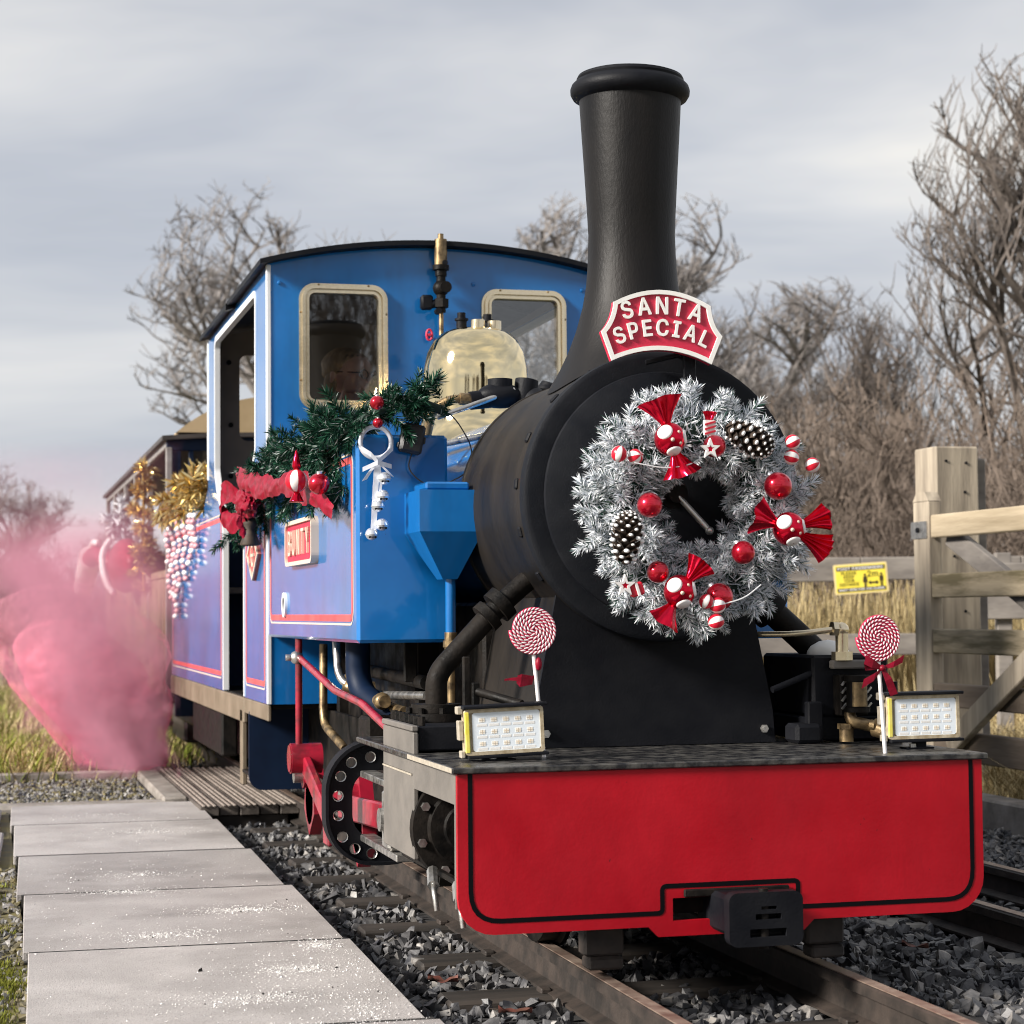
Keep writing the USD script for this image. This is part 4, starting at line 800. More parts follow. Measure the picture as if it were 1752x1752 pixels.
# --- cab
def arc_top(w, zs, zt, n=24):
    R = (w*w+(zt-zs)**2)/(2*(zt-zs)); th = math.asin(w/R)
    return [(R*math.sin(a), zt-R+R*math.cos(a)) for a in np.linspace(th, -th, n)]
ARC = arc_top(SIDE, 2.336, 2.424)
front_poly = Polygon([(-SIDE, .556), (SIDE, .556)]+ARC).difference(unary_union([rrect(-.558, -.236, 1.768, 2.238, .05), rrect(.205, .527, 1.768, 2.238, .05)])).difference(Point(0, ZC).buffer(.34))
cabf = obj('cab_front', plate(front_poly, 'xz', 3.30, 3.318), BLUE, loco)
def window(x0, x1, z0, z1):
    o = rrect(x0, x1, z0, z1, .065, 8)
    wf = obj('window_frame', plate(ring2(o, .034), 'xz', 3.290, 3.303), BRASS_PALE, cabf)
    obj('window_bead', plate(ring2(o.buffer(-.012), .011), 'xz', 3.276, 3.292), BRASS_PALE, wf); obj('window_bead', plate(ring2(o.buffer(-.030), .010), 'xz', 3.280, 3.306), BRASS_PALE, wf)
    obj('pane', plate(rrect(x0+.022, x1-.022, z0+.022, z1-.022, .045), 'xz', 3.306, 3.310), GLASS, wf)
    for px_, pz in ((x0+.08, z1-.006), (x1-.08, z1-.006), (x0+.006, z0+.12), (x0+.006, z1-.12), (x1-.006, z0+.12), (x1-.006, z1-.12)):
        obj('screw', ball((px_, 3.289, pz), .005, 1, (1, .5, 1)), BRASS_OLD, wf)
window(-.580, -.214, 1.745, 2.262); window(.183, .549, 1.745, 2.262)
# side sheets with the doorway
def smooth_poly(pts, r): return Polygon(pts).buffer(-r, join_style=1).buffer(2*r, join_style=1).buffer(-r, join_style=1)
sheet = Polygon([(3.32, .556), (7.60, .556), (7.60, 1.50), (7.2, 1.505), (5.75, 1.47), (5.54, 1.56), (5.54, 2.315), (3.32, 2.333)])
hole = Polygon([(4.06, .50), (4.06, 1.38), (3.90, 1.46), (3.67, 1.60), (3.66, 2.275), (5.20, 2.275), (5.20, 1.62), (5.10, 1.52), (4.88, 1.40), (4.85, 1.30), (4.85, .50)])
hole_r = hole.buffer(.05, join_style=1).buffer(-.10, join_style=1).buffer(.05, join_style=1)
for s in (-1, 1):
    sh_ = obj('cab_side', plate(sheet.difference(hole_r), 'yz', s*SIDE, s*(SIDE-.018)), BLUE, loco)
    edge = LineString(hole_r.exterior.coords).buffer(.014).intersection(sbox(3, .56, 8, 3))
    obj('door_beading', plate(edge, 'yz', s*(SIDE+.004), s*(SIDE-.022)), CREAM_EDGE, sh_)
    objs('corner_beading', [box(min(s*(SIDE+.004), s*(SIDE-.014)), max(s*(SIDE+.004), s*(SIDE-.014)), 3.296, 3.325, .556, 2.333, .003), box(min(s*(SIDE+.004), s*(SIDE-.014)), max(s*(SIDE+.004), s*(SIDE-.014)), 5.525, 5.545, 1.6, 2.315, .003)], CREAM_EDGE, sh_)
    if s < 0:
        for r0 in (rrect(3.38, 4.02, .61, 1.40, .04), rrect(4.93, 7.54, .61, 1.40, .04)):
            obj('panel_lining', plate(ring2(r0, .006), 'yz', s*SIDE+.002, s*SIDE-.0013), CREAM_LINE, sh_); obj('panel_lining', plate(ring2(r0.buffer(-.014), .022), 'yz', s*SIDE+.002, s*SIDE-.0013), PINK_LINE, sh_)
        dia = Polygon([(3.67-.175, 1.166), (3.67, 1.166+.108), (3.67+.175, 1.166), (3.67, 1.166-.108)])
        dpl = obj('works_plate', plate(dia, 'yz', s*SIDE+.002, s*SIDE-.014), PINK_LINE, sh_)
        obj('works_plate_rim', plate(ring2(dia, .014), 'yz', s*SIDE, s*SIDE-.019), CREAM_LINE, dpl)
        obj('works_plate_face', plate(unary_union([Point(3.67, 1.166).buffer(.05).difference(Point(3.67, 1.166).buffer(.036)), sbox(3.60, 1.16, 3.74, 1.172), sbox(3.64, 1.20, 3.70, 1.208), sbox(3.64, 1.124, 3.70, 1.132)]), 'yz', s*SIDE-.013, s*SIDE-.017), CREAM_LINE, dpl)
    obj('valance', box(min(s*.712, s*.694), max(s*.712, s*.694), 4.07, 7.62, .445, .553, .004), FOOT_BEAM, loco)
    obj('valance', box(min(s*.7095, s*.694), max(s*.7095, s*.694), 3.31, 4.065, .488, .553, .004), FOOT_BEAM, loco)
    stp = obj('step_plate', plate(affinity.scale(rrect(.40, .712, .165, .545, .06), s, 1, origin=(0, 0)), 'xz', 3.88, 3.90), BLUE_DARK, loco)
    obj('step_tread', box(min(s*.712, s*.45), max(s*.712, s*.45), 3.90, 4.12, .225, .24, .003), GREASE, stp)
    obj('step_post', box(min(s*.712, s*.690), max(s*.712, s*.690), 4.12, 4.20, .17, .50, .004), FOOT_BEAM, loco)
# roof
def arc_sheet(w, zs, zt, th): 
    o = arc_top(w, zs, zt); i = [(x, z-th) for x, z in o]; return Polygon(o+i[::-1])
roof = obj('cab_roof', cat(plate(arc_sheet(.745, 2.345, 2.446, .020), 'xz', 3.235, 4.385), plate(arc_sheet(.745, 2.341, 2.442, .020), 'xz', 4.41, 5.60)), BLACK, loco)
obj('roof_joint', plate(arc_sheet(.752, 2.332, 2.452, .030), 'xz', 4.372, 4.425), BLACK_LINE, roof)
rear_poly = Polygon([(-.69, .556), (.69, .556)]+arc_top(.69, 2.32, 2.418)).difference(unary_union([rrect(-.555, -.20, 1.80, 2.24, .04), rrect(.20, .555, 1.80, 2.24, .04)]))
rear = obj('cab_rear', plate(rear_poly.intersection(sbox(-1, 1.36, 1, 3)), 'xz', 5.47, 5.488), CAB_TAN, loco)
obj('rear_lower', plate(sbox(-.69, .556, .69, 1.358), 'xz', 5.47, 5.488), BLUE_DARK, rear)
objs('rear_bolt', [cyl((x, 5.47, z), (x, 5.46, z), .013, n=8) for x, z in ((-.60, 1.62), (-.60, 1.88), (-.52, 1.50), (-.36, 1.50), (-.61, 2.2))], BLACK, rear)
obj('cab_shelf', box(-.66, .66, 5.20, 5.465, 1.02, 1.05, .004), WOOD_DARK, loco)
obj('cab_lining', cat(plate(sheet.difference(hole_r.buffer(.02)).intersection(sbox(3.33, 1.3, 5.46, 2.4)), 'yz', .685, .676)), CAB_TAN, loco)
obj('cab_floor', box(-.69, .69, 3.32, 7.58, .535, .5555, .003), GREASE, loco)
obj('driver_seat', cat(box(-.56, -.22, 3.70, 4.0, 1.10, 1.15, .012), box(-.42, -.36, 3.82, 3.88, .556, 1.10, .004)), BLACK, loco)
objs('bunker_plate', [box(-.69, .69, 7.575, 7.60, .30, 1.50, .004), box(-.69, .69, 5.50, 7.57, 1.28, 1.30, .004)], BLUE_DARK, loco)
objs('rear_frame', [box(-.62, .62, 7.61, 7.67, .30, .54, .006), box(-.68, -.60, 5.2, 6.6, .22, .44, .01)], GREASE, loco)
# whistle above the front windows
wh = obj('whistle', cat(cyl((.0, 3.245, 2.345), (.0, 3.245, 2.452), .026), cyl((.0, 3.245, 2.452), (.0, 3.245, 2.475), .012)), BRASS_OLD, loco, smooth=40)
obj('whistle_slot', cyl((.012, 3.222, 2.352), (.012, 3.216, 2.352), .012, n=12), BLACK, wh)
obj('whistle_valve', cat(cyl((0, 3.245, 2.345), (0, 3.245, 2.325), .034), cyl((0, 3.245, 2.325), (0, 3.245, 2.30), .024), cyl((0, 3.245, 2.30), (0, 3.245, 2.15), .019), ball((0, 3.245, 2.25), .034, 2), cyl((.01, 3.235, 2.25), (.012, 3.20, 2.25), .024), cyl((0, 3.245, 2.205), (0, 3.245, 2.17), .032, n=6)), GREASE, wh, smooth=40)
obj('whistle_lever', cat(cyl((0, 3.245, 2.19), (-.075, 3.25, 2.175), .017), obox((-.06, 3.25, 2.19), (.05, .04, .06), None, .008), cyl((-.02, 3.23, 2.15), (-.02, 3.20, 2.15), .013)), BLACK, wh, smooth=40)
obj('whistle_pipe', tube(arcpath([(0, 3.245, 2.155), (0, 3.245, 2.02), (-.01, 3.1, 1.92), (-.02, 2.8, 1.85)], .06), .010, 8), BRASS_OLD, wh, smooth=True)
obj('wheel_valve', cat(tube([(-.045+.012*math.cos(a), 3.27, 2.06+.022*math.sin(a)) for a in np.linspace(0, 6.28, 16)], .005, 6), cyl((-.045, 3.30, 2.06), (-.045, 3.26, 2.06), .006, n=8)), SIGN_RED, loco)
objs('cab_bolt', [ball((x, 3.297, z-.02), .009, 1, (1, .6, 1)) for x, z in ((-.19, 1.86), (.15, 2.3), (.62, 2.29), (.64, 1.7), (-.66, 2.28))], BLUE, cabf)
# --- lubricator and valve chest on the right cylinder
lb = obj('valve_chest', cat(box(.455, .690, .525, .90, .617, .79, .008), box(.43, .475, .50, .53, .545, .66, .004), box(.38, .46, .47, .56, .546, .60, .01)), BLACK, loco)
obj('chest_bar', box(.50, .635, .485, .515, .752, .776, .004), CLADDING, lb)
pump = obj('lubricator', cat(box(.515, .60, .470, .523, .62, .735, .004), cyl((.556, .45, .735), (.556, .45, .718), .036), cyl((.556, .45, .718), (.556, .45, .645), .029), cyl((.556, .45, .645), (.556, .45, .632), .036)), GREASE, lb, smooth=40)
obj('lubricator_rib', cat([beam((.517+dx, .466, .640+.022*k), (.532+dx, .466, .656+.022*k), .006, .007, .001) for dx in (0, .075) for k in range(4)]), STEEL, pump)
obj('lubricator_glass', cyl((.556, .44, .716), (.556, .44, .648), .024), BRASS_OLD, pump, smooth=40)
obj('drain_tap', cat(tube(arcpath([(.535, .455, .63), (.535, .44, .605), (.56, .43, .60), (.60, .42, .59)], .015), .017, 10), cyl((.595, .42, .59), (.615, .395, .582), .026), cyl((.578, .41, .598), (.588, .40, .596), .015), cyl((.525, .455, .60), (.525, .455, .585), .026, n=6), cyl((.525, .455, .585), (.525, .455, .55), .020)), BRASS_OLD, pump, smooth=40)
obj('oil_column', cat(cyl((.535, .50, .776), (.535, .50, .80), .030, n=6), cyl((.535, .50, .80), (.535, .50, .852), .018), ball((.535, .50, .862), .021, 2), cyl((.505, .50, .865), (.52, .50, .864), .022, n=6)), BRASS_PALE, pump, smooth=40)
pipe('oil_feed', [(.52, .50, .864), (.42, .53, .851), (.30, .6, .85), (.25, .70, .85)], .0085, BRASS_PALE)
obj('oil_lid', lathe([(0, .032), (.025, .028), (.05, .014), (.06, 0), (.062, -.01)], 24, (.545, .62, .80)), WHITE, pump, smooth=True)
obj('tie_rod', cyl((.33, .52, .695), (.455, .54, .738), .009), BLACK, loco)
obj('chest_post', cat(cyl((.665, .45, .62), (.665, .45, .68), .020), cyl((.665, .45, .68), (.665, .45, .715), .014), box(.645, .690, .44, .50, .545, .62, .004)), GREASE, loco, smooth=40)

# ================================================================== HEADBOARD
hb_c = np.array([-.0345, .372, 1.690]); hbR = rotm((0, 1, 0), 1.3)@rotm((0, 0, 1), -3)
def hb(m): return move(m, hb_c, hbR)
def qarc(a, b, c, n=14):
    a, b, c = map(np.array, (a, b, c)); return [tuple((1-t)**2*a+2*t*(1-t)*b+t*t*c) for t in np.linspace(0, 1, n)]
outline = Polygon(qarc((-.136, .062), (0, .138), (.136, .062))+qarc((.136, .062), (.140, .010), (.170, -.020))+[(.140, -.098)]+qarc((.140, -.098), (0, -.030), (-.140, -.098))+[(-.170, -.020)]+qarc((-.170, -.020), (-.140, .010), (-.136, .062)))
head = thing('headboard', 'red and white train headboard reading SANTA SPECIAL at the chimney foot', 'sign')
obj('board', hb(plate(outline, 'xz', 0, .022)), SIGN_RED, head)
obj('rim', hb(plate(ring2(outline, .0115), 'xz', -.007, .004)), WHITE, head)
def on_arc(text, h, R, z0, gap, name='letter', wmax=None):
    ms = [T(meshkit.text_mesh(ch, h, .008, bold=True)) for ch in text]; ms = [(m[0]*[.86, 1, 1], m[1]) for m in ms]; ws = [np.ptp(m[0][:, 0]) for m in ms]
    L = sum(ws)+gap*(len(ws)-1); s = -L/2
    for m, w in zip(ms, ws):
        c = s+w/2; s += w+gap; th = c/R
        v = m[0]-[(m[0][:, 0].min()+m[0][:, 0].max())/2, 0, 0]
        v = v@FRONT.T; v = v@rotm((0, 1, 0), math.degrees(th)).T+[R*math.sin(th), 0.001, z0-R+R*math.cos(th)]
        obj(name, hb((v, m[1])), WHITE, head)
on_arc('SANTA', .045, .30, .035, .0125); on_arc('SPECIAL', .043, .27, -.024, .0105)

# ================================================================== SPRIGS AND WREATH
def sprig(seed, L, n, nl, w=.0022, droop=.1):
    g = np.random.default_rng(seed); V, F, C = [], [], []
    for i in range(n):
        C += [g.random()]*5; t = g.uniform(.12, 1.02); p = np.array([0, 0, t*L])+g.normal(0, .002, 3); a = g.uniform(0, 2*math.pi); out = np.array([math.cos(a), math.sin(a), 0])
        d = out*g.uniform(.55, 1)+np.array([0, 0, g.uniform(.35, .9)+max(0, t-.8)*4]); d /= np.linalg.norm(d); l = nl*g.uniform(.7, 1.15)*(1-.25*abs(t-.5)); s = np.cross(d, g.normal(size=3)); s /= np.linalg.norm(s); k = len(V)
        V += [p-s*w*.5, p+s*w*.5, p+d*l*.6+s*w*.55, p+d*l*.6-s*w*.55, p+d*l]; F += [(k, k+1, k+2), (k, k+2, k+3), (k+3, k+2, k+4)]
    return np.array(V), np.array(F), np.array(C)
def fan(apex, d, side, L, spread, pleats, amp, flat=1.0, nu=7, nv=33):
    """A pleated foil wrapper end spreading from apex along d."""
    d, side = np.asarray(d, float), np.asarray(side, float); d /= np.linalg.norm(d); side = side-d*np.dot(side, d); side /= np.linalg.norm(side); nrm = np.cross(d, side); V = []
    for i in range(nu):
        u = i/(nu-1)
        for j in range(nv):
            v = -1+2*j/(nv-1); wv = .010+spread*u*(.55+.45*u)
            V.append(np.asarray(apex)+d*L*u*(1-.14*v*v)+side*wv*v+nrm*(amp*(.25+.75*u)*math.sin(v*pleats*math.pi)+(.10*L*u*math.cos(v*2.3))))
    V = np.array(V); V = V+nrm*((meshkit.fbm(V*60, 3, 5)[:, None]-.5)*.012)*np.repeat(np.linspace(0, 1, nu), nv)[:, None]; F = []
    for i in range(nu-1):
        for j in range(nv-1):
            a = i*nv+j; F += [(a, a+1, a+nv+1), (a, a+nv+1, a+nv)]
    return V, np.array(F)
NF = np.array([0, -1.0, 0])
wreath = thing('wreath', 'large frosted Christmas wreath with red sweets, baubles and pine cones on the smokebox door', 'wreath')
WC = np.array([.036, .30, 1.186])
gw = np.random.default_rng(17)
ang = np.linspace(0, 2*math.pi, 49)[:-1]
obj('wreath_core', tube(np.array([WC+[.215*math.cos(a), .02, .215*math.sin(a)] for a in np.r_[ang, ang[:1]]]), .055, 10, caps=False), DARK_GREEN, wreath, smooth=True)
Vn, Fn, Cn = [], [], []
for i in range(7000):
    a, ph = gw.uniform(0, 2*math.pi), gw.uniform(-2.3, 2.3); ring = np.array([math.cos(a), 0, math.sin(a)]); o = ring*math.sin(ph)+np.array([0, -math.cos(ph), 0]); p = WC+[0, .02, 0]+ring*.205+o*.058; dd = o+gw.normal(0, .55, 3); dd /= np.linalg.norm(dd); s = np.cross(dd, gw.normal(size=3)); s /= np.linalg.norm(s); L = gw.uniform(.03, .055); k = len(Vn); w = .0027
    Vn += [p-s*w*.5, p+s*w*.5, p+dd*L*.6+s*w*.5, p+dd*L*.6-s*w*.5, p+dd*L]; Fn += [(k, k+1, k+2), (k, k+2, k+3), (k+3, k+2, k+4)]; Cn += [gw.random()*.9]*5
tag(obj('needles', (np.array(Vn), np.array(Fn), np.array(Cn)), FROST, wreath), kind='stuff')
SP = [sprig(500+i, .125, 170, .044, .0027) for i in range(10)]
nsp = 295
for i in range(nsp):
    a = 2*math.pi*(i*0.61803398875 % 1.0)+gw.normal(0, .05); ring = np.array([math.cos(a), 0, math.sin(a)]); tang = np.array([-math.sin(a), 0, math.cos(a)])
    phi = gw.uniform(-1.9, 1.9)   # 0 = straight out to the front
    outw = math.sin(phi); fr = math.cos(phi)
    base = WC+ring*(.203+.058*outw)+np.array([0, -.055*fr+.02, 0])
    d = ring*outw*.9+np.array([0, -1, 0])*(fr*.55)+tang*gw.normal(0, .75)+gw.normal(0, .15, 3)
    sc = gw.uniform(.58, .86)*(.72 if outw < -.35 else 1.0)
    obj('sprig', move(SP[i % 10], base, frame_to(d, gw.uniform(0, 6.3)), (sc, sc, sc*.85)), FROST, wreath)
def bauble(parent, c, r, m=BAUBLE_RED, capdir=(0, -.2, 1), name='bauble'):
    b = obj(name, ball(c, r, 3), m, parent, smooth=True); d = np.asarray(capdir, float); d /= np.linalg.norm(d)
    obj('bauble_cap', cyl(np.asarray(c)+d*r*.94, np.asarray(c)+d*r*1.16, r*.24, n=12), SILVER, b); return b
WF = .155
for x, z, r in ((-.148, 1.193, .033), (.208, 1.245, .037), (.108, 1.07, .031), (-.128, 1.02, .029), (.040, .955, .036), (.032, 1.348, .030)):
    bauble(wreath, (x, WF, z), r, capdir=(gw.normal(0, .5), .6, 1))
def sweet(c, fans, r=.040):
    c = np.asarray(c, float); b = obj('wrapped_sweet', ball(c, r, 3, (1, 1, 1.06)), CHROME_RED, wreath, smooth=True)
    for dx, dy, dz, rr, m in ((-.55, -.62, .42, .021, CANDY_WHITE), (.85, -.35, .15, .020, CANDY_WHITE), (.1, -.5, -.85, .020, CANDY_WHITE), (-.15, -.98, -.1, .006, CREAM_LINE), (.3, -.85, .4, .005, CREAM_LINE), (.4, -.85, -.3, .005, CREAM_LINE)):
        d = np.array([dx, dy, dz]); d /= np.linalg.norm(d)
        obj('dot', move(lathe([(0, .0035), (rr*.8, .003), (rr, -.002), (rr, -.008)], 18), c+d*r*.96, frame_to(d)), m, b, smooth=True)
    for ang_, L, sp, ple in fans:
        d = np.array([math.cos(math.radians(ang_)), -.18, math.sin(math.radians(ang_))]); side = np.array([-math.sin(math.radians(ang_)), .05, math.cos(math.radians(ang_))])
        obj('wrapper_end', fan(c+d*r*.85, d, side, L, sp, ple, .0085), CHROME_RED, b, smooth=True)
sweet((-.101, .125, 1.362), [(108, .080, .052, 1.8), (-72, .070, .046, 2.2)], .041)
sweet((.222, .120, 1.131), [(160, .078, .044, 1.7), (18, .080, .028, 2.0), (-28, .088, .032, 4.5)], .042)
sweet((-.082, .120, .969), [(52, .066, .034, 2.0), (-122, .066, .042, 1.5)], .041)
def lune_ball(c, r, parent, tilt, k=4):
    R = frame_to(tilt); b = obj('striped_ball', ball(c, r, 3), CANDY_WHITE, parent, smooth=True)
    V, F = [], []
    for i in range(k):
        a0 = 2*math.pi*i/k; nb = len(V)
        for th in np.linspace(.02, math.pi-.02, 19):
            for a in np.linspace(a0, a0+math.pi/k, 5): V.append([math.sin(th)*math.cos(a), math.sin(th)*math.sin(a), math.cos(th)])
        for p in range(18):
            for q in range(4): o = nb+p*5+q; F += [(o, o+5, o+6), (o, o+6, o+1)]
    obj('red_stripe', move((np.array(V)*r*1.02, np.array(F)), c, R), CANDY_RED, b, smooth=True); return b
for x, z, r, t in ((-.234, 1.324, .021, (.2, -.3, 1)), (-.190, 1.317, .020, (.5, -1, .2)), (.245, 1.360, .020, (1, -.3, .5)), (.241, 1.320, .020, (1, -.4, -.3)), (.300, 1.300, .020, (.8, -.7, .4)), (-.014, .943, .019, (.4, -.2, 1)), (.017, .932, .021, (1, -.4, .2)), (.012, .890, .021, (1, -.1, .3))):
    lune_ball((x, .108 if z < 1 else .14, z), r, wreath, t)
def cone(c, axis, L, W, seed):
    g = np.random.default_rng(seed); R = frame_to(axis); A, B = [], []
    n = 78
    for i in range(n):
        t = (i+.5)/n; h = (t-.5)*L; rr = W/2*math.sin(math.pi*min(max(t*.86+.12, 0), 1))**.7; a = i*2.399963
        out = np.array([math.cos(a), math.sin(a), .55+.3*t]); out /= np.linalg.norm(out); s = .0115*(1.15-.5*t)
        base = np.array([0, 0, h-.008]); tip = base+out*rr
        Rr = frame_to(out); sc = hull([np.array(p) for p in [(-s*.5, 0, 0), (s*.5, 0, 0), (-s, -.0025, rr*.85), (s, -.0025, rr*.85), (-s*.6, .004, rr), (s*.6, .004, rr), (0, .002, rr*1.08), (0, -.004, rr*.9)]])
        A.append(move(sc, base, Rr)); B.append(ball(base+out*rr*1.0, s*g.uniform(.35, .68), 1, (1.25, 1.0, .7)))
    b = obj('pine_cone', move(cat(A), c, R), CONE_BROWN, wreath); obj('snow_tips', move(cat(B), c, R), SNOW_TIP, b, smooth=True)
cone((-.216, .14, 1.112), (.05, -.25, 1), .135, .10, 1); cone((.132, .15, 1.368), (.75, -.3, -.45), .135, .10, 2)
cb_ = obj('candy_parcel', hull([(.013*a, .108+.008*b, 1.392+.019*c) for a in (-1, 1) for b in (-1, 1) for c in (-1, 1)]), CANDY_WHITE, wreath)
obj('red_stripe', cat([beam((-.0145, .0985, 1.375+.012*k), (.0145, .0985, 1.383+.012*k), .0035, .005, 0) for k in range(3)]), CANDY_RED, cb_); obj('wrapper_end', fan((.0, .105, 1.411), (.05, -.1, 1), (1, 0, 0), .024, .013, 2.5, .004), CHROME_RED, cb_, smooth=True)
cb2 = obj('candy_parcel', obox((-.198, .12, .975), (.036, .02, .034), rotm((0, 1, 0), -18), .004), CANDY_RED, wreath); obj('white_stripe', obox((-.198, .1085, .975), (.008, .003, .035), rotm((0, 1, 0), -18), .001), CANDY_WHITE, cb2)
def star(c, r, ri):
    p = Polygon([((r if i % 2 == 0 else ri)*math.sin(i*math.pi/5), (r if i % 2 == 0 else ri)*math.cos(i*math.pi/5)) for i in range(10)])
    s_ = obj('star', move(plate(p.difference(p.buffer(-.006)), 'xz', -.004, .006), c), CANDY_WHITE, wreath); obj('star_fill', move(plate(p.buffer(-.005), 'xz', .001, .005), c), CHROME_RED, s_)
star((-.002, .095, 1.336), .028, .012); star((-.232, .110, .985), .029, .012)
for pts in ([(-.20, .12, 1.30), (-.12, .11, 1.285), (-.05, .115, 1.295), (.0, .12, 1.325)], [(.03, .11, .935), (.09, .105, .95), (.14, .115, .985)], [(-.05, .11, .93), (-.02, .108, .955), (.02, .11, .925)]):
    obj('wire_stem', tube(arcpath(pts, .03), .0017, 5), CREAM_EDGE, wreath)
obj('hanging_tape', box(.043, .064, .386, .392, 1.34, 1.50, .001), BLACK, wreath)

# ================================================================== GARLAND ON THE TANK
gar = thing('garland', 'green tinsel garland with red ribbon draped along the tank top', 'garland')
gpath = arcpath([(-.745, 3.72, 1.28), (-.755, 3.60, 1.40), (-.745, 3.30, 1.47), (-.735, 2.5, 1.475), (-.735, 1.75, 1.48), (-.72, 1.32, 1.49), (-.64, 1.275, 1.545), (-.54, 1.265, 1.575), (-.44, 1.285, 1.545)], .15, 6)
seg_l = np.r_[0, np.cumsum(np.linalg.norm(np.diff(gpath, axis=0), axis=1))]
obj('garland_core', tube(gpath, .014, 8), DARK_GREEN, gar, smooth=True)
GS = [sprig(700+i, .10, 130, .034, .0028) for i in range(8)]
gg2 = np.random.default_rng(23)
for i in range(252):
    u = gg2.random()
    u = u*.60 if i % 5 < 2 else .60+u*.40      # thicker at the front end
    t = u*seg_l[-1]; q = np.array([np.interp(t, seg_l, gpath[:, k]) for k in range(3)]); d = gg2.normal(0, 1, 3)*[.8, 1, .9]+[-.05, -.1, .05]
    sc = gg2.uniform(.75, 1.2)
    obj('sprig', move(GS[i % 8], q+gg2.normal(0, .022, 3), frame_to(d, gg2.uniform(0, 6)), (sc, sc, sc)), GREEN_NEEDLE, gar)
# hanging tail of the garland below its front end, and the bit at the back by the doorway
for i in range(26):
    obj('sprig', move(GS[i % 8], (gg2.uniform(-.74, -.70), gg2.uniform(3.25, 3.72), gg2.uniform(1.24, 1.42)), frame_to((-.2+gg2.normal(0, .3), gg2.normal(0, .3), -1+gg2.normal(0, .4)), 0), (.7, .7, .7)), GREEN_NEEDLE, gar)
for i in range(22):
    obj('sprig', move(GS[i % 8], (-.725, gg2.uniform(1.4, 3.0), gg2.uniform(1.33, 1.44)), frame_to((-.25, gg2.normal(0, .7), -1+gg2.normal(0, .4)), 0)), GREEN_NEEDLE, gar)
rib = obj('ribbon', cloth_strip([(-.80, 3.50, 1.49), (-.83, 3.2, 1.46), (-.835, 2.8, 1.41), (-.82, 2.4, 1.36), (-.82, 2.0, 1.365), (-.80, 1.7, 1.33), (-.785, 1.5, 1.28), (-.77, 1.38, 1.23)], [.07, .09, .075, .10, .07, .09, .10, .05], (.1, .15, 1), .016), RIBBON_RED, gar, smooth=50)
rb = ball((0, 0, 0), 1, 4); vv = rb[0]*(1+.5*(meshkit.fbm(rb[0]*2.4+7, 4, 2)[:, None]-.5)*2)
obj('ribbon_bow', move((vv, rb[1]), (-.80, 3.20, 1.365), None, (.04, .15, .065)), RIBBON_RED, rib, smooth=50)
obj('ribbon_loop', cloth_strip([(-.81, 3.25, 1.36), (-.87, 3.4, 1.43), (-.88, 3.55, 1.36), (-.84, 3.4, 1.28), (-.81, 3.2, 1.31)], [.05, .09, .10, .09, .05], (0, .25, 1), .014, seed=4), RIBBON_RED, rib, smooth=50)
obj('ribbon_tail', cloth_strip([(-.81, 3.2, 1.36), (-.86, 3.05, 1.30), (-.85, 2.95, 1.22)], [.05, .09, .11], (.2, 1, .3), .016, seed=6), RIBBON_RED, rib, smooth=50)
def drop_bauble(c, r, m1, m2, label=None):
    b = lune_ball(c, r, gar, (0, 0, 1), 4); c = np.asarray(c)
    obj('finial', lathe([(0, r*2.8), (r*.12, r*2.6), (r*.22, r*2.2), (r*.3, r*1.9), (r*.42, r*1.3), (r*.25, r*.98)], 14, c), m1, b, smooth=True); obj('bell_end', lathe([(r*.2, -r*.95), (r*.3, -r*1.1), (r*.62, -r*1.75), (r*.66, -r*1.9), (0, -r*1.8)], 14, c), m1, b, smooth=True)
    return b
drop_bauble((-.845, 1.62, 1.345), .036, CHROME_RED, CANDY_WHITE)
bauble(gar, (-.80, 1.45, 1.325), .034)
bb2 = obj('bell_ornament', lathe([(0, .05), (.02, .045), (.03, .02), (.014, 0), (.03, -.03), (.042, -.06), (.03, -.065), (0, -.06)], 16, (-.79, 3.22, 1.255)), CONE_BROWN, gar, smooth=True)
bauble(gar, (-.665, 1.185, 1.555), .022); bauble(gar, (-.66, 1.20, 1.495), .016)

# silver ring with bells, battery box
bh = thing('bell_hanger', 'white ring with bow and silver bells hanging on the tank front', 'bells')
rc = np.array([-.653, 1.272, 1.442]); ra = np.linspace(0, 2*math.pi, 37)
obj('ring', tube(np.array([rc+[.048*math.cos(a), 0, .048*math.sin(a)] for a in ra]), .0075, 10, caps=False), PALE_SILK, bh, smooth=True)
bw = obj('bow', cat(ribbon([rc+[-.05, -.02, -.02], rc+[-.02, -.03, -.04], rc+[0, -.028, -.062], rc+[.025, -.03, -.04], rc+[.05, -.02, -.018]], .016, (0, -.3, 1)), ribbon([rc+[0, -.026, -.062], rc+[-.022, -.028, -.09], rc+[-.04, -.022, -.118]], .016, (1, 0, .4)), ribbon([rc+[0, -.026, -.062], rc+[.025, -.028, -.085], rc+[.045, -.022, -.105]], .016, (1, 0, -.4)), ribbon([rc+[-.045, -.02, -.085], rc+[0, -.032, -.064], rc+[.045, -.02, -.075]], .014, (0, 0, 1))), PALE_SILK, bh)
obj('strap', cat(ribbon([rc+[0, -.02, -.06], rc+[-.006, -.018, -.16], rc+[-.012, -.016, -.28]], .018, (1, 0, .1)), ribbon([rc+[.006, -.02, -.06], rc+[.012, -.018, -.13], rc+[.004, -.018, -.20]], .008, (1, 0, 0))), PALE_SILK, bh)
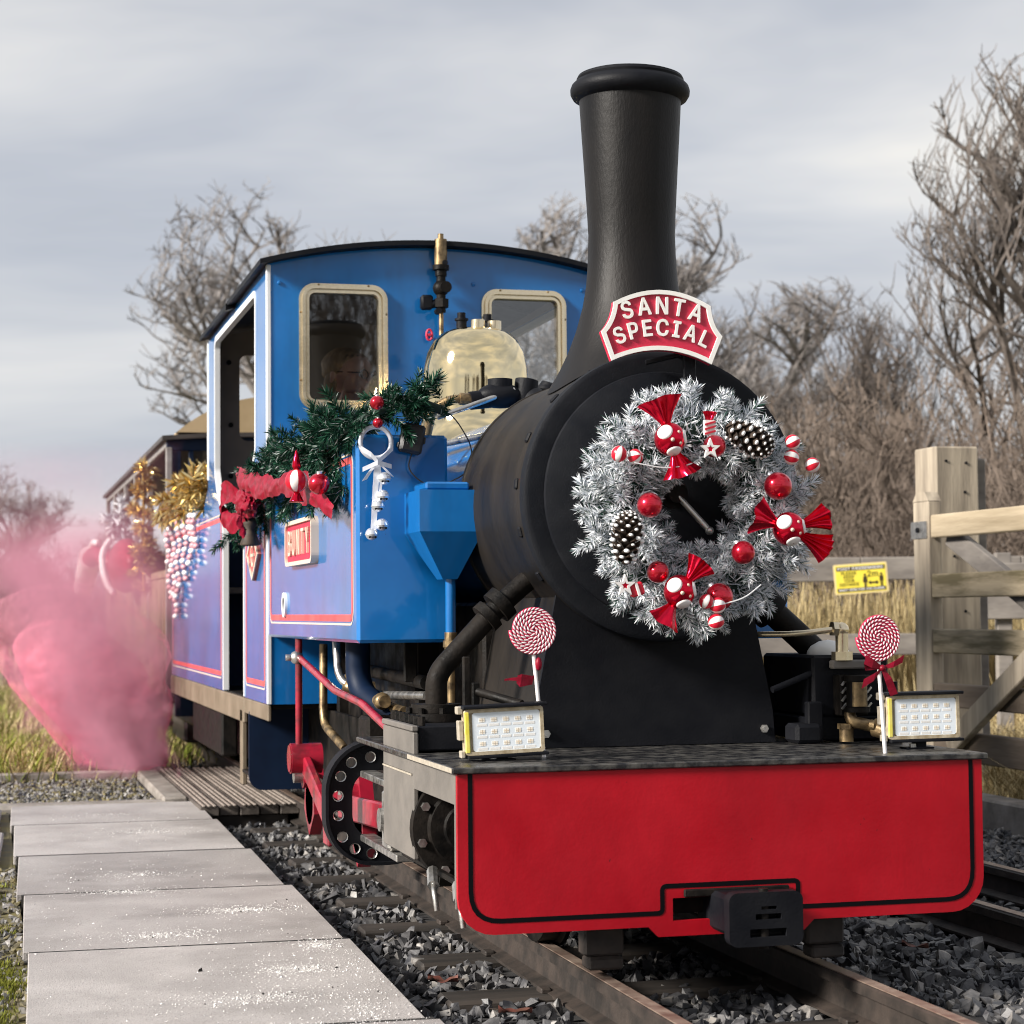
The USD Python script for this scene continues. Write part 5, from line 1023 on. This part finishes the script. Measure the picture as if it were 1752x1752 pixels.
for x, z in ((-.632, 1.330), (-.637, 1.276), (-.653, 1.246), (-.640, 1.188), (-.672, 1.160)):
    b = obj('bell', ball((x, 1.245, z), .0195, 3), SILVER, bh, smooth=True); obj('bell_rim', lathe([(.0195, -.003), (.0215, 0), (.0195, .003)], 20, (x, 1.245, z-.001)), SILVER, b, smooth=True); obj('bell_slot', cat(box(x-.009, x+.009, 1.2245, 1.228, z-.011, z-.0085, 0), ball((x-.009, 1.229, z-.0098), .0035, 1), ball((x+.009, 1.229, z-.0098), .0035, 1)), BLACK, b)
bt = thing('battery_box', 'black plastic battery box hanging under the garland on the tank front', 'box')
bR = rotm((0, 1, 0), 11); bc = np.array([-.540, 1.275, 1.455])
obj('case', move(box(-.036, .036, -.018, .018, -.046, .046, .007), bc, bR), PLASTIC, bt)
obj('lid', move(box(-.029, .029, -.023, -.017, -.040, .036, .004), bc, bR), PLASTIC, bt)
obj('lid_rib', move(cat([box(-.02, .014, -.0255, -.0225, .012-.007*k, .0155-.007*k, .001) for k in range(5)]), bc, bR), PLASTIC, bt)
obj('clip', move(cat(box(.035, .042, -.012, .012, -.01, .012, .002), box(-.042, -.035, -.012, .012, -.035, -.018, .002)), bc, bR), PLASTIC, bt)
obj('lead', tube(arcpath([bc+[.0, 0, -.045], bc+[-.012, .01, -.09], bc+[.03, .0, -.138], bc+[.10, .0, -.142], bc+[.19, .05, -.10], bc+[.22, .1, -.02], bc+[.16, .1, .08], bc+[.09, .03, .10]], .05), .0022, 6), PLASTIC, bt)

# ================================================================== LAMPS AND LOLLIPOPS ON THE RUNNING PLATE
LENS = mat('lamp_lens', (0.74, 0.81, 0.88), (0.78, 0.84, 0.9), rough=0.12, scale=30, coat=0.6)
LED = mat('led_chip', (0.80, 0.75, 0.66), (0.84, 0.8, 0.72), rough=0.4, scale=200)
CHIP_MARK = mat('chip_mark', (0.66, 0.54, 0.40), rough=.5)
GILT = mat('gilt_frame', (0.36, 0.28, 0.17), (0.6, 0.52, 0.38), rough=0.4, rough2=.6, scale=40, metallic=.3)
YELLOW = mat('yellow_side', (0.72, 0.62, 0.05), (0.78, 0.68, 0.16), rough=0.4, scale=30)
def floodlight(label, c, roll, yaw):
    t = thing('floodlight', label, 'floodlight'); R = rotm((0, 0, 1), yaw)@rotm((0, 1, 0), roll); c = np.asarray(c, float)
    def m_(m): return move(m, c, R)
    w, h = .102, .058
    obj('housing', m_(box(-w, w, -.008, .035, -h, h, .006)), GILT, t)
    obj('frame', m_(plate(ring2(rrect(-w, w, -h, h, .008), .009), 'xz', -.017, -.006)), GILT, t)
    obj('yellow_strip', m_(box(-w-.001, -w+.011, -.0185, -.012, -h+.006, h-.006, .002)), YELLOW, t)
    octo = sbox(-w+.019, -h+.006, w-.009, h-.006).buffer(-.008).buffer(.008, join_style=3)
    ln = obj('lens', m_(plate(octo, 'xz', -.0145, -.007)), LENS, t)
    for i in range(3):
        for j in range(5):
            x, z = -.058+.031*j, .030-.030*i
            ch = obj('led_chip', m_(box(x-.0075, x+.0075, -.0151, -.0142, z-.0055, z+.0055, .0003)), LED, ln)
            obj('chip_strip', m_(box(x-.013, x+.013, -.0149, -.0142, z-.0165, z-.010, .0002)), WHITE, ch)
            obj('chip_cross', m_(cat(box(x-.0007, x+.0007, -.0154, -.0151, z-.0055, z+.0055, 0), box(x-.0075, x+.0075, -.0155, -.0151, z-.0005, z+.0005, 0))), CHIP_MARK, ch)
    obj('top_cap', m_(box(-w-.006, w+.010, -.028, .036, h+.001, h+.009, .002)), BLACK, t)
    obj('bottom_cap', m_(box(-w+.004, w+.010, -.022, .036, -h-.009, -h-.001, .002)), BLACK, t)
    obj('side_clip', m_(cat(box(-w-.014, -w-.001, .0, .03, -.02, .03, .002), box(-w-.012, -w-.001, -.01, .02, -h-.006, -h+.012, .002), box(-w-.016, -w-.001, .0, .03, h-.012, h+.008, .002))), WORN, t)
    obj('bracket', cat(box(c[0]-.018, c[0]+.012, c[1]-.004, c[1]+.03, .545, c[2]-h, .003), box(c[0]-.05, c[0]+.03, c[1]-.012, c[1]+.036, .5445, .5485, .001)), BLACK, t)
    obj('bracket_nut', cyl((c[0]-.028, c[1]-.0, .548), (c[0]-.028, c[1]-.0, .558), .009, n=6), STEEL, t)
floodlight('small white LED floodlight with yellow side strip on the left of the running plate', (-.533, .195, .620), -2.2, -2)
floodlight('small white LED floodlight on the right end of the running plate beside the lubricator', (.628, .195, .630), -.6, -2)
LOLLY_RED = mat('lolly_red', (0.48, 0.02, 0.07), rough=.4); LOLLY_WHITE = mat('lolly_white', (0.76, 0.66, 0.68), (0.8, .72, .73), rough=.4, scale=40)
def lollipop(label, foot, c, r, dense, bow):
    t = thing('lollipop', label, 'lollipop'); foot, c = np.asarray(foot, float), np.asarray(c, float)
    turns = 6.5; th = np.linspace(.6, turns*2*math.pi, 260); rad = r*th/th[-1]; rope = r/turns*.54
    sp_ = np.stack([c[0]+rad*np.cos(-th), np.full_like(th, c[1]), c[2]+rad*np.sin(-th)], 1)
    dsk = obj('rope_disc', tube(sp_, rope, 8), LOLLY_RED, t, smooth=True)
    L = np.r_[0, np.cumsum(np.linalg.norm(np.diff(sp_, axis=0), axis=1))]; step = rope*2.15; bs_ = []
    for s in np.arange(step*.5, L[-1], step):
        p = np.array([np.interp(s, L, sp_[:, k]) for k in range(3)]); q = np.array([np.interp(min(s+.002, L[-1]), L, sp_[:, k]) for k in range(3)]); tn = q-p; tn /= np.linalg.norm(tn)+1e-9
        rd = p-c; rd[1] = 0; rd /= np.linalg.norm(rd)+1e-9
        ax = tn+rd*.55; bs_.append(ball(p+[0, -rope*.45, 0], 1, 1, (rope*(.52 if dense else .42), rope*(.52 if dense else .42), rope*(1.5 if dense else 1.1)), None))
        bs_[-1] = move((bs_[-1][0]-(p+[0, -rope*.45, 0]), bs_[-1][1]), p+[0, -rope*(.6 if dense else .78), 0], frame_to(ax))
        if dense: bs_.append(move(ball((0, 0, 0), 1, 1, (rope*.4, rope*.4, rope*1.2)), p+rd*rope*.2+[0, rope*.5, 0], frame_to(ax)))
    obj('white_twist', cat(bs_), LOLLY_WHITE, dsk, smooth=True)
    obj('stick', cyl(foot+[0, 0, -.012], c+[0, .004, -r*.8], .0052, n=10), CANDY_WHITE, t, smooth=True)
    k = c+(foot-c)*bow; o = np.array([0, -.012, 0])
    return t, k, o
t1, k1, o1 = lollipop('red and white swirl lollipop with small ribbon on the left of the running plate', (-.405, .268, .545), (-.434, .262, .873), .0615, True, .36)
rb1 = obj('ribbon', ribbon([k1+[.004, .0, .06], k1+[.0, .012, .02], k1+[-.012, .0, -.012], k1+[-.045, -.005, -.012], k1+[-.055, -.003, -.008]], [.01, .018, .022, .034, .02], (.2, 0, 1)), RIBBON_RED, t1)
obj('ribbon_tail', ribbon([k1+[-.045, -.005, -.008], k1+[-.075, 0, -.008], k1+[-.088, 0, -.010]], [.012, .006, .005], (0, 0, 1)), RIBBON_RED, rb1); obj('ribbon_knot', ball(k1+[.003, -.003, .03], .009, 1, (1, 1, 2)), RIBBON_RED, rb1, smooth=True)
t2, k2, o2 = lollipop('red and white swirl lollipop with red satin bow beside the right floodlight', (.464, .075, .545), (.450, .075, .846), .061, False, .30)
kn = k2+[0, -.012, .01]; rb2 = obj('bow_knot', ball(kn, .009, 2), RIBBON_RED, t2, smooth=True)
for pts, ww in (([kn, kn+[-.03, -.006, .012], kn+[-.050, -.004, .024], kn+[-.042, .006, .004], kn], [.008, .022, .026, .02, .006]), ([kn, kn+[.03, -.006, .01], kn+[.058, -.004, .024]], [.008, .018, .022]), ([kn, kn+[-.025, -.006, -.022], kn+[-.058, -.004, -.040]], [.008, .022, .026]), ([kn, kn+[.014, -.006, -.03], kn+[.030, -.004, -.07]], [.008, .02, .022])):
    obj('bow_loop', ribbon(pts, ww, (.3, 0, 1) if abs(pts[-1][2]-kn[2]) < .05 else (1, 0, .3)), RIBBON_RED, rb2)

# ================================================================== CARRIAGE
CREAMW = mat('carriage_side', (0.17, 0.125, 0.07), (0.30, 0.23, 0.14), rough=.5, scale=4, stretch=(1, 1, .2)); CBROWN = mat('carriage_dark', (0.03, 0.024, 0.022), (0.055, 0.045, 0.04), rough=.5); CANVAS = mat('carriage_canvas', (0.36, 0.26, 0.14), (0.46, 0.34, 0.2), rough=.8, scale=3); FRAME_G = mat('frame_grey', (0.16, 0.15, 0.14), (0.26, 0.25, 0.24), rough=.5)
car = thing('carriage', 'open sided passenger carriage with dark roof and cream panels behind the locomotive', 'carriage')
CY0, CY1, CX = 8.06, 14.6, .70
obj('roof', plate(arc_sheet(CX+.03, 2.045, 2.075, .028), 'xz', CY0-.05, CY1), CBROWN, car)
obj('front_canopy', plate(Polygon(arc_top(.64, 2.07, 2.31)+[(-.64, 2.07), (.64, 2.07)]), 'xz', CY0-.03, CY0+.02), CANVAS, car)
obj('canopy_roof', plate(arc_sheet(.64, 2.07, 2.315, .02), 'xz', CY0+.02, CY1-.2), CANVAS, car)
obj('floor', box(-CX, CX, CY0, CY1, .36, .42, .01), CBROWN, car)
obj('underframe', cat(box(-.55, .55, CY0-.2, CY1, .22, .34, .01), box(-.5, .5, 9.0, 9.9, .05, .3, .02), box(-.5, .5, 12.8, 13.7, .05, .3, .02)), CBROWN, car)
ep = obj('end_panel', cat(box(-CX+.06, CX-.06, CY0+.01, CY0+.03, .42, 1.62, .004)), CBROWN, car)
obj('end_rail', cat(box(-CX, CX, CY0-.005, CY0+.04, 1.955, 2.045, .006), box(-CX, -CX+.09, CY0, CY0+.05, .42, 1.955, .005), box(CX-.09, CX, CY0, CY0+.05, .42, 1.955, .005), box(-.56, -.53, CY0, CY0+.04, 1.62, 1.955, .004), box(.53, .56, CY0, CY0+.04, 1.62, 1.955, .004)), BLUE_DARK, ep)
obj('front_window', plate(sbox(-.53, 1.62, .53, 1.955), 'xz', CY0+.012, CY0+.018), GLASS, ep)
for s in (-1, 1):
    obj('cant_rail', box(min(s*CX, s*(CX-.04)), max(s*CX, s*(CX-.04)), CY0+.05, CY1, 1.975, 2.03, .006), FRAME_G, car)
    for y in (8.07, 9.55, 10.9, 12.0, 13.4, 14.5): obj('post', box(min(s*(CX+.004), s*(CX-.035)), max(s*(CX+.004), s*(CX-.035)), y-.022, y+.022, .42, 1.975, .005), FRAME_G, car)
    for y0, y1 in ((8.10, 9.52), (9.58, 10.87), (10.93, 11.97), (12.03, 13.37), (13.43, 14.47)):
        n = int((y1-y0)/.12)
        for k in range(n): obj('side_board', box(min(s*CX, s*(CX-.022)), max(s*CX, s*(CX-.022)), y0+(y1-y0)*k/n+.003, y0+(y1-y0)*(k+1)/n-.003, .40, 1.15, .005), CREAMW, car)
        obj('side_rail', cat(box(min(s*(CX+.006), s*(CX-.03)), max(s*(CX+.006), s*(CX-.03)), y0, y1, 1.152, 1.20, .004), box(min(s*(CX+.006), s*(CX-.03)), max(s*(CX+.006), s*(CX-.03)), y0, y1, .62, .66, .004)), CREAMW, car)
        obj('half_door', box(min(s*(CX+.010), s*(CX-.012)), max(s*(CX+.010), s*(CX-.012)), y0+.1, y0+.62, .42, 1.14, .006), CREAMW, car)
    obj('footboard', box(min(s*(CX+.10), s*(CX-.05)), max(s*(CX+.10), s*(CX-.05)), CY0+.1, CY1, .215, .245, .006), FOOT_BEAM, car)
for y in (8.6, 9.9, 11.2, 12.5, 13.8):
    st_ = obj('bench', box(-.62, .62, y, y+.42, .80, .86, .01), CBROWN, car); obj('bench_back', box(-.62, .62, y+.40, y+.46, .86, 1.36, .01), CBROWN, st_)
# tinsel and sweets on it
def tinsel(name, label, pts, m, n, L, nl, r, seed, catg='tinsel'):
    t = thing(name, label, catg); g = np.random.default_rng(seed); P_ = arcpath(pts, .15); sl = np.r_[0, np.cumsum(np.linalg.norm(np.diff(P_, axis=0), axis=1))]; pr = [sprig(seed*10+i, L, 34, nl, .011) for i in range(5)]
    obj('cord', tube(P_, .012, 6), m, t)
    for i in range(n):
        s = g.random()*sl[-1]; q = np.array([np.interp(s, sl, P_[:, k]) for k in range(3)])
        obj('tinsel_tuft', move(pr[i % 5], q+g.normal(0, r, 3), frame_to(g.normal(size=3)+[0, 0, -.3], 0)), m, t)
    return t
tinsel('tinsel', 'gold tinsel wound down a carriage post above the smoke', [(-.755, 9.25, 1.94), (-.755, 9.22, 1.6), (-.755, 9.28, 1.3), (-.75, 9.25, 1.08)], GOLD_TINSEL, 46, .07, .07, .02, 41)
tinsel('tinsel', 'bushy heap of gold tinsel behind the cab on the bunker top', [(-.70, 5.75, 1.60), (-.69, 6.2, 1.60), (-.70, 6.8, 1.56), (-.71, 7.4, 1.52)], GOLD_TINSEL, 70, .09, .08, .045, 42)
tinsel('tinsel', 'white tinsel strand on a carriage post beyond the gold tinsel', [(-.745, 11.9, 1.78), (-.745, 11.75, 1.6), (-.72, 11.6, 1.5)], WHITE_TINSEL, 26, .08, .08, .03, 43)
PINK_SWEET = mat('pink_sweet', (0.62, 0.30, 0.33), rough=.4)
can = thing('candy_garland', 'strings of pink and white striped sweets hanging down the rear blue panel', 'garland'); cg = np.random.default_rng(8)
for k, (y, z, n, dy) in enumerate(((7.5, 1.43, 7, .12), (7.2, 1.46, 12, -.05), (6.8, 1.47, 15, .06), (6.45, 1.47, 12, .05), (6.15, 1.45, 9, -.02), (5.95, 1.44, 6, .02), (7.35, 1.18, 6, .10), (7.05, 1.10, 7, .0))):
    pts = [(-.735-.01*math.sin(i), y+dy*i*.12+cg.normal(0, .008), z-.032*i) for i in range(n)]
    sdn = obj('sweet_string', cat([ball(p, .021, 1, (1, 1.5, .85)) for p in pts[::2]]) if len(pts[::2]) > 1 else ball(pts[0], .021, 1), CANDY_WHITE, can, smooth=True)
    objs('red_sweet', [ball(p, .020, 1, (1, 1.5, .85)) for p in pts[1::2]], PINK_SWEET, sdn, smooth=True)
# inflatable figure half lost in the smoke
inf = thing('inflatable_figure', 'red inflatable figure with white trim on the carriage side inside the smoke', 'inflatable')
obj('body', ball((-.80, 10.3, 1.28), 1, 3, (.13, .62, .20)), RIBBON_RED, inf, smooth=True)
obj('white_trim', tube(arcpath([(-.86, 11.3, 1.50), (-.93, 11.15, 1.40), (-.93, 11.0, 1.26), (-.92, 10.6, 1.14), (-.90, 10.2, 1.08)], .3), .026, 10), CANDY_WHITE, inf, smooth=True)
obj('arm', tube(arcpath([(-.84, 11.3, 1.32), (-.90, 12.2, 1.44), (-.93, 13.0, 1.40), (-.95, 13.5, 1.24)], .4), .075, 12), RIBBON_RED, inf, smooth=True)
obj('cuff', tube([(-.93, 12.9, 1.42), (-.95, 13.7, 1.16)], [.10, .085], 14), CANDY_WHITE, inf, smooth=40)
obj('arm_band', tube(arcpath([(-.93, 12.7, 1.46), (-.94, 12.2, 1.52), (-.93, 11.8, 1.50)], .2), .028, 10), CANDY_WHITE, inf, smooth=True)

# ================================================================== DRIVER
SKIN = mat('skin', (0.50, 0.26, 0.18), (0.58, 0.32, 0.22), rough=.5, scale=20, extra={'subsurface_weight': .15, 'subsurface_scale': .01})
HAIR = mat('hair', (0.22, 0.13, 0.06), (0.36, 0.23, 0.12), rough=.6, scale=60, stretch=(1, 1, .3)); JACKET = mat('jacket', (0.012, 0.018, 0.04), (0.02, 0.028, 0.06), rough=.7, bump=.3, bscale=60); TROUSERS = mat('trousers', (0.02, 0.02, 0.025), rough=.8)
drv = thing('person', 'driver with ginger hair and glasses in a dark jacket inside the cab', 'person', (-.315, 3.66, 0), -50)
def skel(bones, refine=.02, it=6):
    parts = []
    for a, ra, b, rb_ in bones:
        sp0 = trimesh.creation.icosphere(2, ra).vertices+np.asarray(a); sp1 = trimesh.creation.icosphere(2, rb_).vertices+np.asarray(b)
        parts.append(manifold3d.Manifold.hull_points(np.vstack([sp0, sp1])))
    m = manifold3d.Manifold.batch_boolean(parts, manifold3d.OpType.Add).refine_to_length(refine); v, f = T(m)
    tm = trimesh.Trimesh(v, f, process=True); trimesh.smoothing.filter_taubin(tm, iterations=it); return T(tm)
# local frame: the driver faces +x
H = np.array([.02, 0, 1.93])
bones = [((0, 0, 1.22), .13, (0, 0, 1.45), .14), ((0, -.1, 1.45), .10, (0, .1, 1.45), .10), ((0, -.13, 1.62), .075, (0, .13, 1.62), .075), ((0, 0, 1.45), .14, (0, 0, 1.60), .10), ((0, 0, 1.60), .062, (.01, 0, 1.80), .054)]
hands = []
for s in (-1, 1):
    sh0, el, wr = (0, s*.19, 1.61), (.10, s*.24, 1.36), (.30, s*.16, 1.34)
    bones += [(sh0, .062, el, .046), (el, .045, wr, .032), ((0, s*.08, 1.22), .095, (.38, s*.10, 1.18), .07), ((.38, s*.10, 1.18), .066, (.36, s*.10, .80), .05), ((.36, s*.10, .80), .05, (.36, s*.10, .63), .042), ((.36, s*.10, .60), .04, (.48, s*.11, .585), .032)]
    hb_ = [(wr, .030, (.385, s*.15, 1.335), .034), ((.365, s*.118, 1.335), .02, (.365, s*.182, 1.335), .02)]
    for k in range(4):
        y0 = s*(.122+.019*k); l = (.055, .064, .06, .046)[k]; kx = .40
        hb_ += [((kx-.02, y0, 1.335), .0105, (kx+l*.5, y0, 1.330), .0095), ((kx+l*.5, y0, 1.330), .0095, (kx+l*.85, y0, 1.300), .0085), ((kx+l*.85, y0, 1.300), .0085, (kx+l*.75, y0, 1.275), .0075)]
    hb_ += [((.35, s*.122, 1.335), .013, (.385, s*.092, 1.325), .011), ((.385, s*.092, 1.325), .011, (.42, s*.088, 1.310), .0095)]
    hands.append(skel(hb_, .006, 4))
head_b = [((-.015, 0, 1.945), .088, (.03, 0, 1.945), .082), ((.035, 0, 1.90), .062, (.055, 0, 1.865), .045), ((.06, 0, 1.84), .030, (.068, 0, 1.842), .028), ((.105, 0, 1.93), .012, (.125, 0, 1.892), .015), ((.08, -.03, 1.955), .02, (.08, .03, 1.955), .02), ((.03, 0, 1.85), .05, (.01, 0, 1.80), .055), ((.09, -.018, 1.866), .010, (.09, .018, 1.866), .010)]
for s in (-1, 1): head_b += [((-.01, s*.082, 1.93), .016, (-.015, s*.086, 1.90), .011), ((.06, s*.045, 1.905), .03, (.05, s*.045, 1.88), .03)]
obj('body', skel(bones[:5]+[b for b in bones[5:]], .03, 5), JACKET, drv, smooth=True)
hd = obj('head', skel(head_b, .009, 4), SKIN, drv, smooth=True)
for s in (-1, 1):
    obj('eye', ball((.096, s*.032, 1.925), .011, 2), CANDY_WHITE, hd, smooth=True); obj('hand', hands[0 if s < 0 else 1], SKIN, drv, smooth=True)
    obj('eyeglass_rim', tube([(.118, s*.034+.024*math.cos(a), 1.925+.018*math.sin(a)) for a in np.linspace(0, 6.283, 20)], .0028, 6), BLACK, hd); obj('eyeglass_arm', tube([(.116, s*.058, 1.93), (.0, s*.088, 1.94)], .0026, 6), BLACK, hd)
hg = ball((-.02, 0, 1.968), 1, 3, (.103, .096, .086)); hv = hg[0]+.012*(meshkit.fbm(hg[0]*28, 3, 1)[:, None]-.5)*np.array([1, 1, 1]); hv[:, 2] = np.where((hv[:, 0] > .045) & (hv[:, 2] < 1.985), hv[:, 2]+.03, hv[:, 2])
obj('hair', (hv, hg[1]), HAIR, hd, smooth=True); obj('side_hair', cat(ball((-.03, .082, 1.89), 1, 2, (.035, .014, .05)), ball((-.03, -.082, 1.89), 1, 2, (.035, .014, .05))), HAIR, hd, smooth=True)
obj('collar', tube([(.062*math.cos(a)+.0, .068*math.sin(a), 1.695+.012*math.cos(a)) for a in np.linspace(0, 6.283, 22)], .024, 8), JACKET, drv, smooth=True)

# ================================================================== PINK SMOKE
sm_nodes = {
 'g': ('geometry', {}), 'sp': ('separate_xyz', {}), 'wn': ('noise_texture', {'scale': 1.1, 'detail': 2.0}), 'ws': ('vector_math', {'math_type': 'subtract', 'vector2': (.5, .5, .5)}), 'wm': ('vector_math', {'math_type': 'scale', 'scale': .75}), 'wp': ('vector_math', {'math_type': 'add'}),
 'n': ('noise_texture', {'scale': 2.9, 'detail': 8.0, 'roughness': .64, 'distortion': .3}),
 # plume axis: leans to the left and widens with height
 'hx': ('math', {'math_type': 'multiply_add', 'value2': -.27, 'value3': -.98}), 'dx': ('math', {'math_type': 'subtract'}), 'dy': ('math', {'math_type': 'subtract', 'value2': 7.9}), 'dy2': ('math', {'math_type': 'multiply', 'value2': .33}),
 'xx': ('math', {'math_type': 'multiply'}), 'yy': ('math', {'math_type': 'multiply'}), 'ss': ('math', {'math_type': 'add'}), 'rt': ('math', {'math_type': 'sqrt'}),
 'rad': ('math', {'math_type': 'multiply_add', 'value2': .42, 'value3': .36}), 'q': ('math', {'math_type': 'divide'}),
 'fo': ('math', {'math_type': 'subtract', 'value1': 1.0}),
 'nn': ('math', {'math_type': 'multiply_add', 'value2': 3.6, 'value3': -1.95}), 'add': ('math', {'math_type': 'add'}), 'cl': ('map_range', {'from_min': 0.0, 'from_max': .9, 'to_min': 0, 'to_max': 1, 'clamp': True}),
 'top': ('map_range', {'from_min': .40, 'from_max': 1.56, 'to_min': 1.0, 'to_max': .03, 'clamp': True}), 'lowd': ('map_range', {'from_min': 0.0, 'from_max': .6, 'to_min': 2.0, 'to_max': 1.0, 'clamp': True}),
 'm1': ('math', {'math_type': 'multiply'}), 'm2': ('math', {'math_type': 'multiply'}), 'den': ('math', {'math_type': 'multiply', 'value2': 2.6}),
 'v': ('principled_volume', {'color': (1.0, 0.42, 0.56), 'anisotropy': -.25})}
sm_links = [('g.position', 'sp.vector'), ('g.position', 'wn.vector'), ('wn.color', 'ws.vector1'), ('ws.vector', 'wm.vector1'), ('g.position', 'wp.vector1'), ('wm.vector', 'wp.vector2'), ('wp.vector', 'n.vector'),
 ('sp.z', 'hx.value1'), ('sp.x', 'dx.value1'), ('hx.value', 'dx.value2'), ('sp.y', 'dy.value1'), ('dy.value', 'dy2.value1'), ('dx.value', 'xx.value1'), ('dx.value', 'xx.value2'), ('dy2.value', 'yy.value1'), ('dy2.value', 'yy.value2'), ('xx.value', 'ss.value1'), ('yy.value', 'ss.value2'), ('ss.value', 'rt.value1'),
 ('sp.z', 'rad.value1'), ('rt.value', 'q.value1'), ('rad.value', 'q.value2'), ('q.value', 'fo.value2'), ('n.fac', 'nn.value1'), ('fo.value', 'add.value1'), ('nn.value', 'add.value2'), ('add.value', 'cl.value'), ('sp.z', 'top.value'), ('sp.z', 'lowd.value'),
 ('cl.result', 'm1.value1'), ('top.result', 'm1.value2'), ('m1.value', 'm2.value1'), ('lowd.result', 'm2.value2'), ('m2.value', 'den.value1'), ('den.value', 'v.density')]
SMOKE = usdkit.material(stage, '/World/Looks/pink_smoke', sm_nodes, sm_links, volume='v.volume')
smoke = thing('pink_smoke', 'billowing pink smoke rising beside the carriage', 'smoke', kind='stuff')
obj('smoke_veil', hull([(x, y, z) for x, y, z in [(-1.9, 7.2, .0), (-.74, 6.4, .0), (-1.9, 9.6, .0), (-.74, 9.6, .0), (-2.7, 7.0, 1.0), (-.72, 6.0, 1.0), (-2.7, 10.2, 1.0), (-.72, 10.2, 1.0), (-2.7, 7.0, 1.9), (-.72, 6.6, 1.9), (-2.5, 9.9, 1.9), (-.72, 9.9, 1.9)]]), SMOKE, smoke)

BILLOW = usdkit.material(stage, '/World/Looks/smoke_billow', {
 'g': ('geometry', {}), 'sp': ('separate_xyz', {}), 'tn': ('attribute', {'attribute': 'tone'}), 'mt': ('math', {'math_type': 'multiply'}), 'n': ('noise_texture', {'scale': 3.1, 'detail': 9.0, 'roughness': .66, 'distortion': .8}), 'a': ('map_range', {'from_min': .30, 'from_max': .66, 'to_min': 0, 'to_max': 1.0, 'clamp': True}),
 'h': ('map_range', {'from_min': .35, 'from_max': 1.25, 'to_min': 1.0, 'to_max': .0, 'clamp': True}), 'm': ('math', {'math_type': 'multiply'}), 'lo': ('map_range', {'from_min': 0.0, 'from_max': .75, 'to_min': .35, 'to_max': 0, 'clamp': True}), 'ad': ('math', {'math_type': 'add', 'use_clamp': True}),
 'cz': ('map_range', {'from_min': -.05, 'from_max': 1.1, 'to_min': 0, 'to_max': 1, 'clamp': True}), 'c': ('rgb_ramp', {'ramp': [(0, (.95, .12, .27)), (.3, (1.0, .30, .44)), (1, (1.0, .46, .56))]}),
 'd': ('diffuse_bsdf', {}), 't': ('translucent_bsdf', {}), 'dt': ('mix_closure', {'fac': .5}), 'tr': ('transparent_bsdf', {}), 'x': ('mix_closure', {})},
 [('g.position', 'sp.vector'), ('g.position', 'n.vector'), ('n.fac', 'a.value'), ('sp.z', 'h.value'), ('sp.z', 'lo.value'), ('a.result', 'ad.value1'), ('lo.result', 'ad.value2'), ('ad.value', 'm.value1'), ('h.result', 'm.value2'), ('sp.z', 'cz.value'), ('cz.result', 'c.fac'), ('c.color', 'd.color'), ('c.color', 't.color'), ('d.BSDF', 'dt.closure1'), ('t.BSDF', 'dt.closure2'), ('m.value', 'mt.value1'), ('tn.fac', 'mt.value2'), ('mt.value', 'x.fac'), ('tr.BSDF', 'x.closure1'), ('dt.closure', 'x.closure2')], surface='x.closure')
for fr, sd_, al in ((.86, 3, .60), (.58, 2, .95)):
    hs = np.linspace(-.03, 1.42, 60); na = 72; aa = np.arange(na)*2*math.pi/na; V = []
    for h in hs:
        R = (.34+.38*h)*fr*math.sqrt(max(1-(max(h-.6, 0)/.83)**2, .002)); dirs = np.stack([np.cos(aa), np.sin(aa), np.full(na, h)], 1)
        nz = meshkit.fbm(dirs*[2.0, 2.0, 4.0]+sd_*9.1, 5, sd_)-.5; rr = R*(1+.5*nz)
        V.append(np.stack([-.98-.27*h+rr*np.cos(aa), 8.15+rr*np.sin(aa)*1.5, h+.16*nz], 1))
    V = np.vstack(V+[[[-.98, 8.15, -.03]], [[-1.36, 8.15, 1.43]]]); V[:, 2] *= .78 if fr > .7 else .62; F = []
    for i in range(len(hs)-1):
        for j in range(na): a, b = i*na+j, i*na+(j+1) % na; F += [(a, b, b+na), (a, b+na, a+na)]
    e0 = (len(hs)-1)*na
    for j in range(na): F += [(len(V)-2, (j+1) % na, j), (len(V)-1, e0+j, e0+(j+1) % na)]
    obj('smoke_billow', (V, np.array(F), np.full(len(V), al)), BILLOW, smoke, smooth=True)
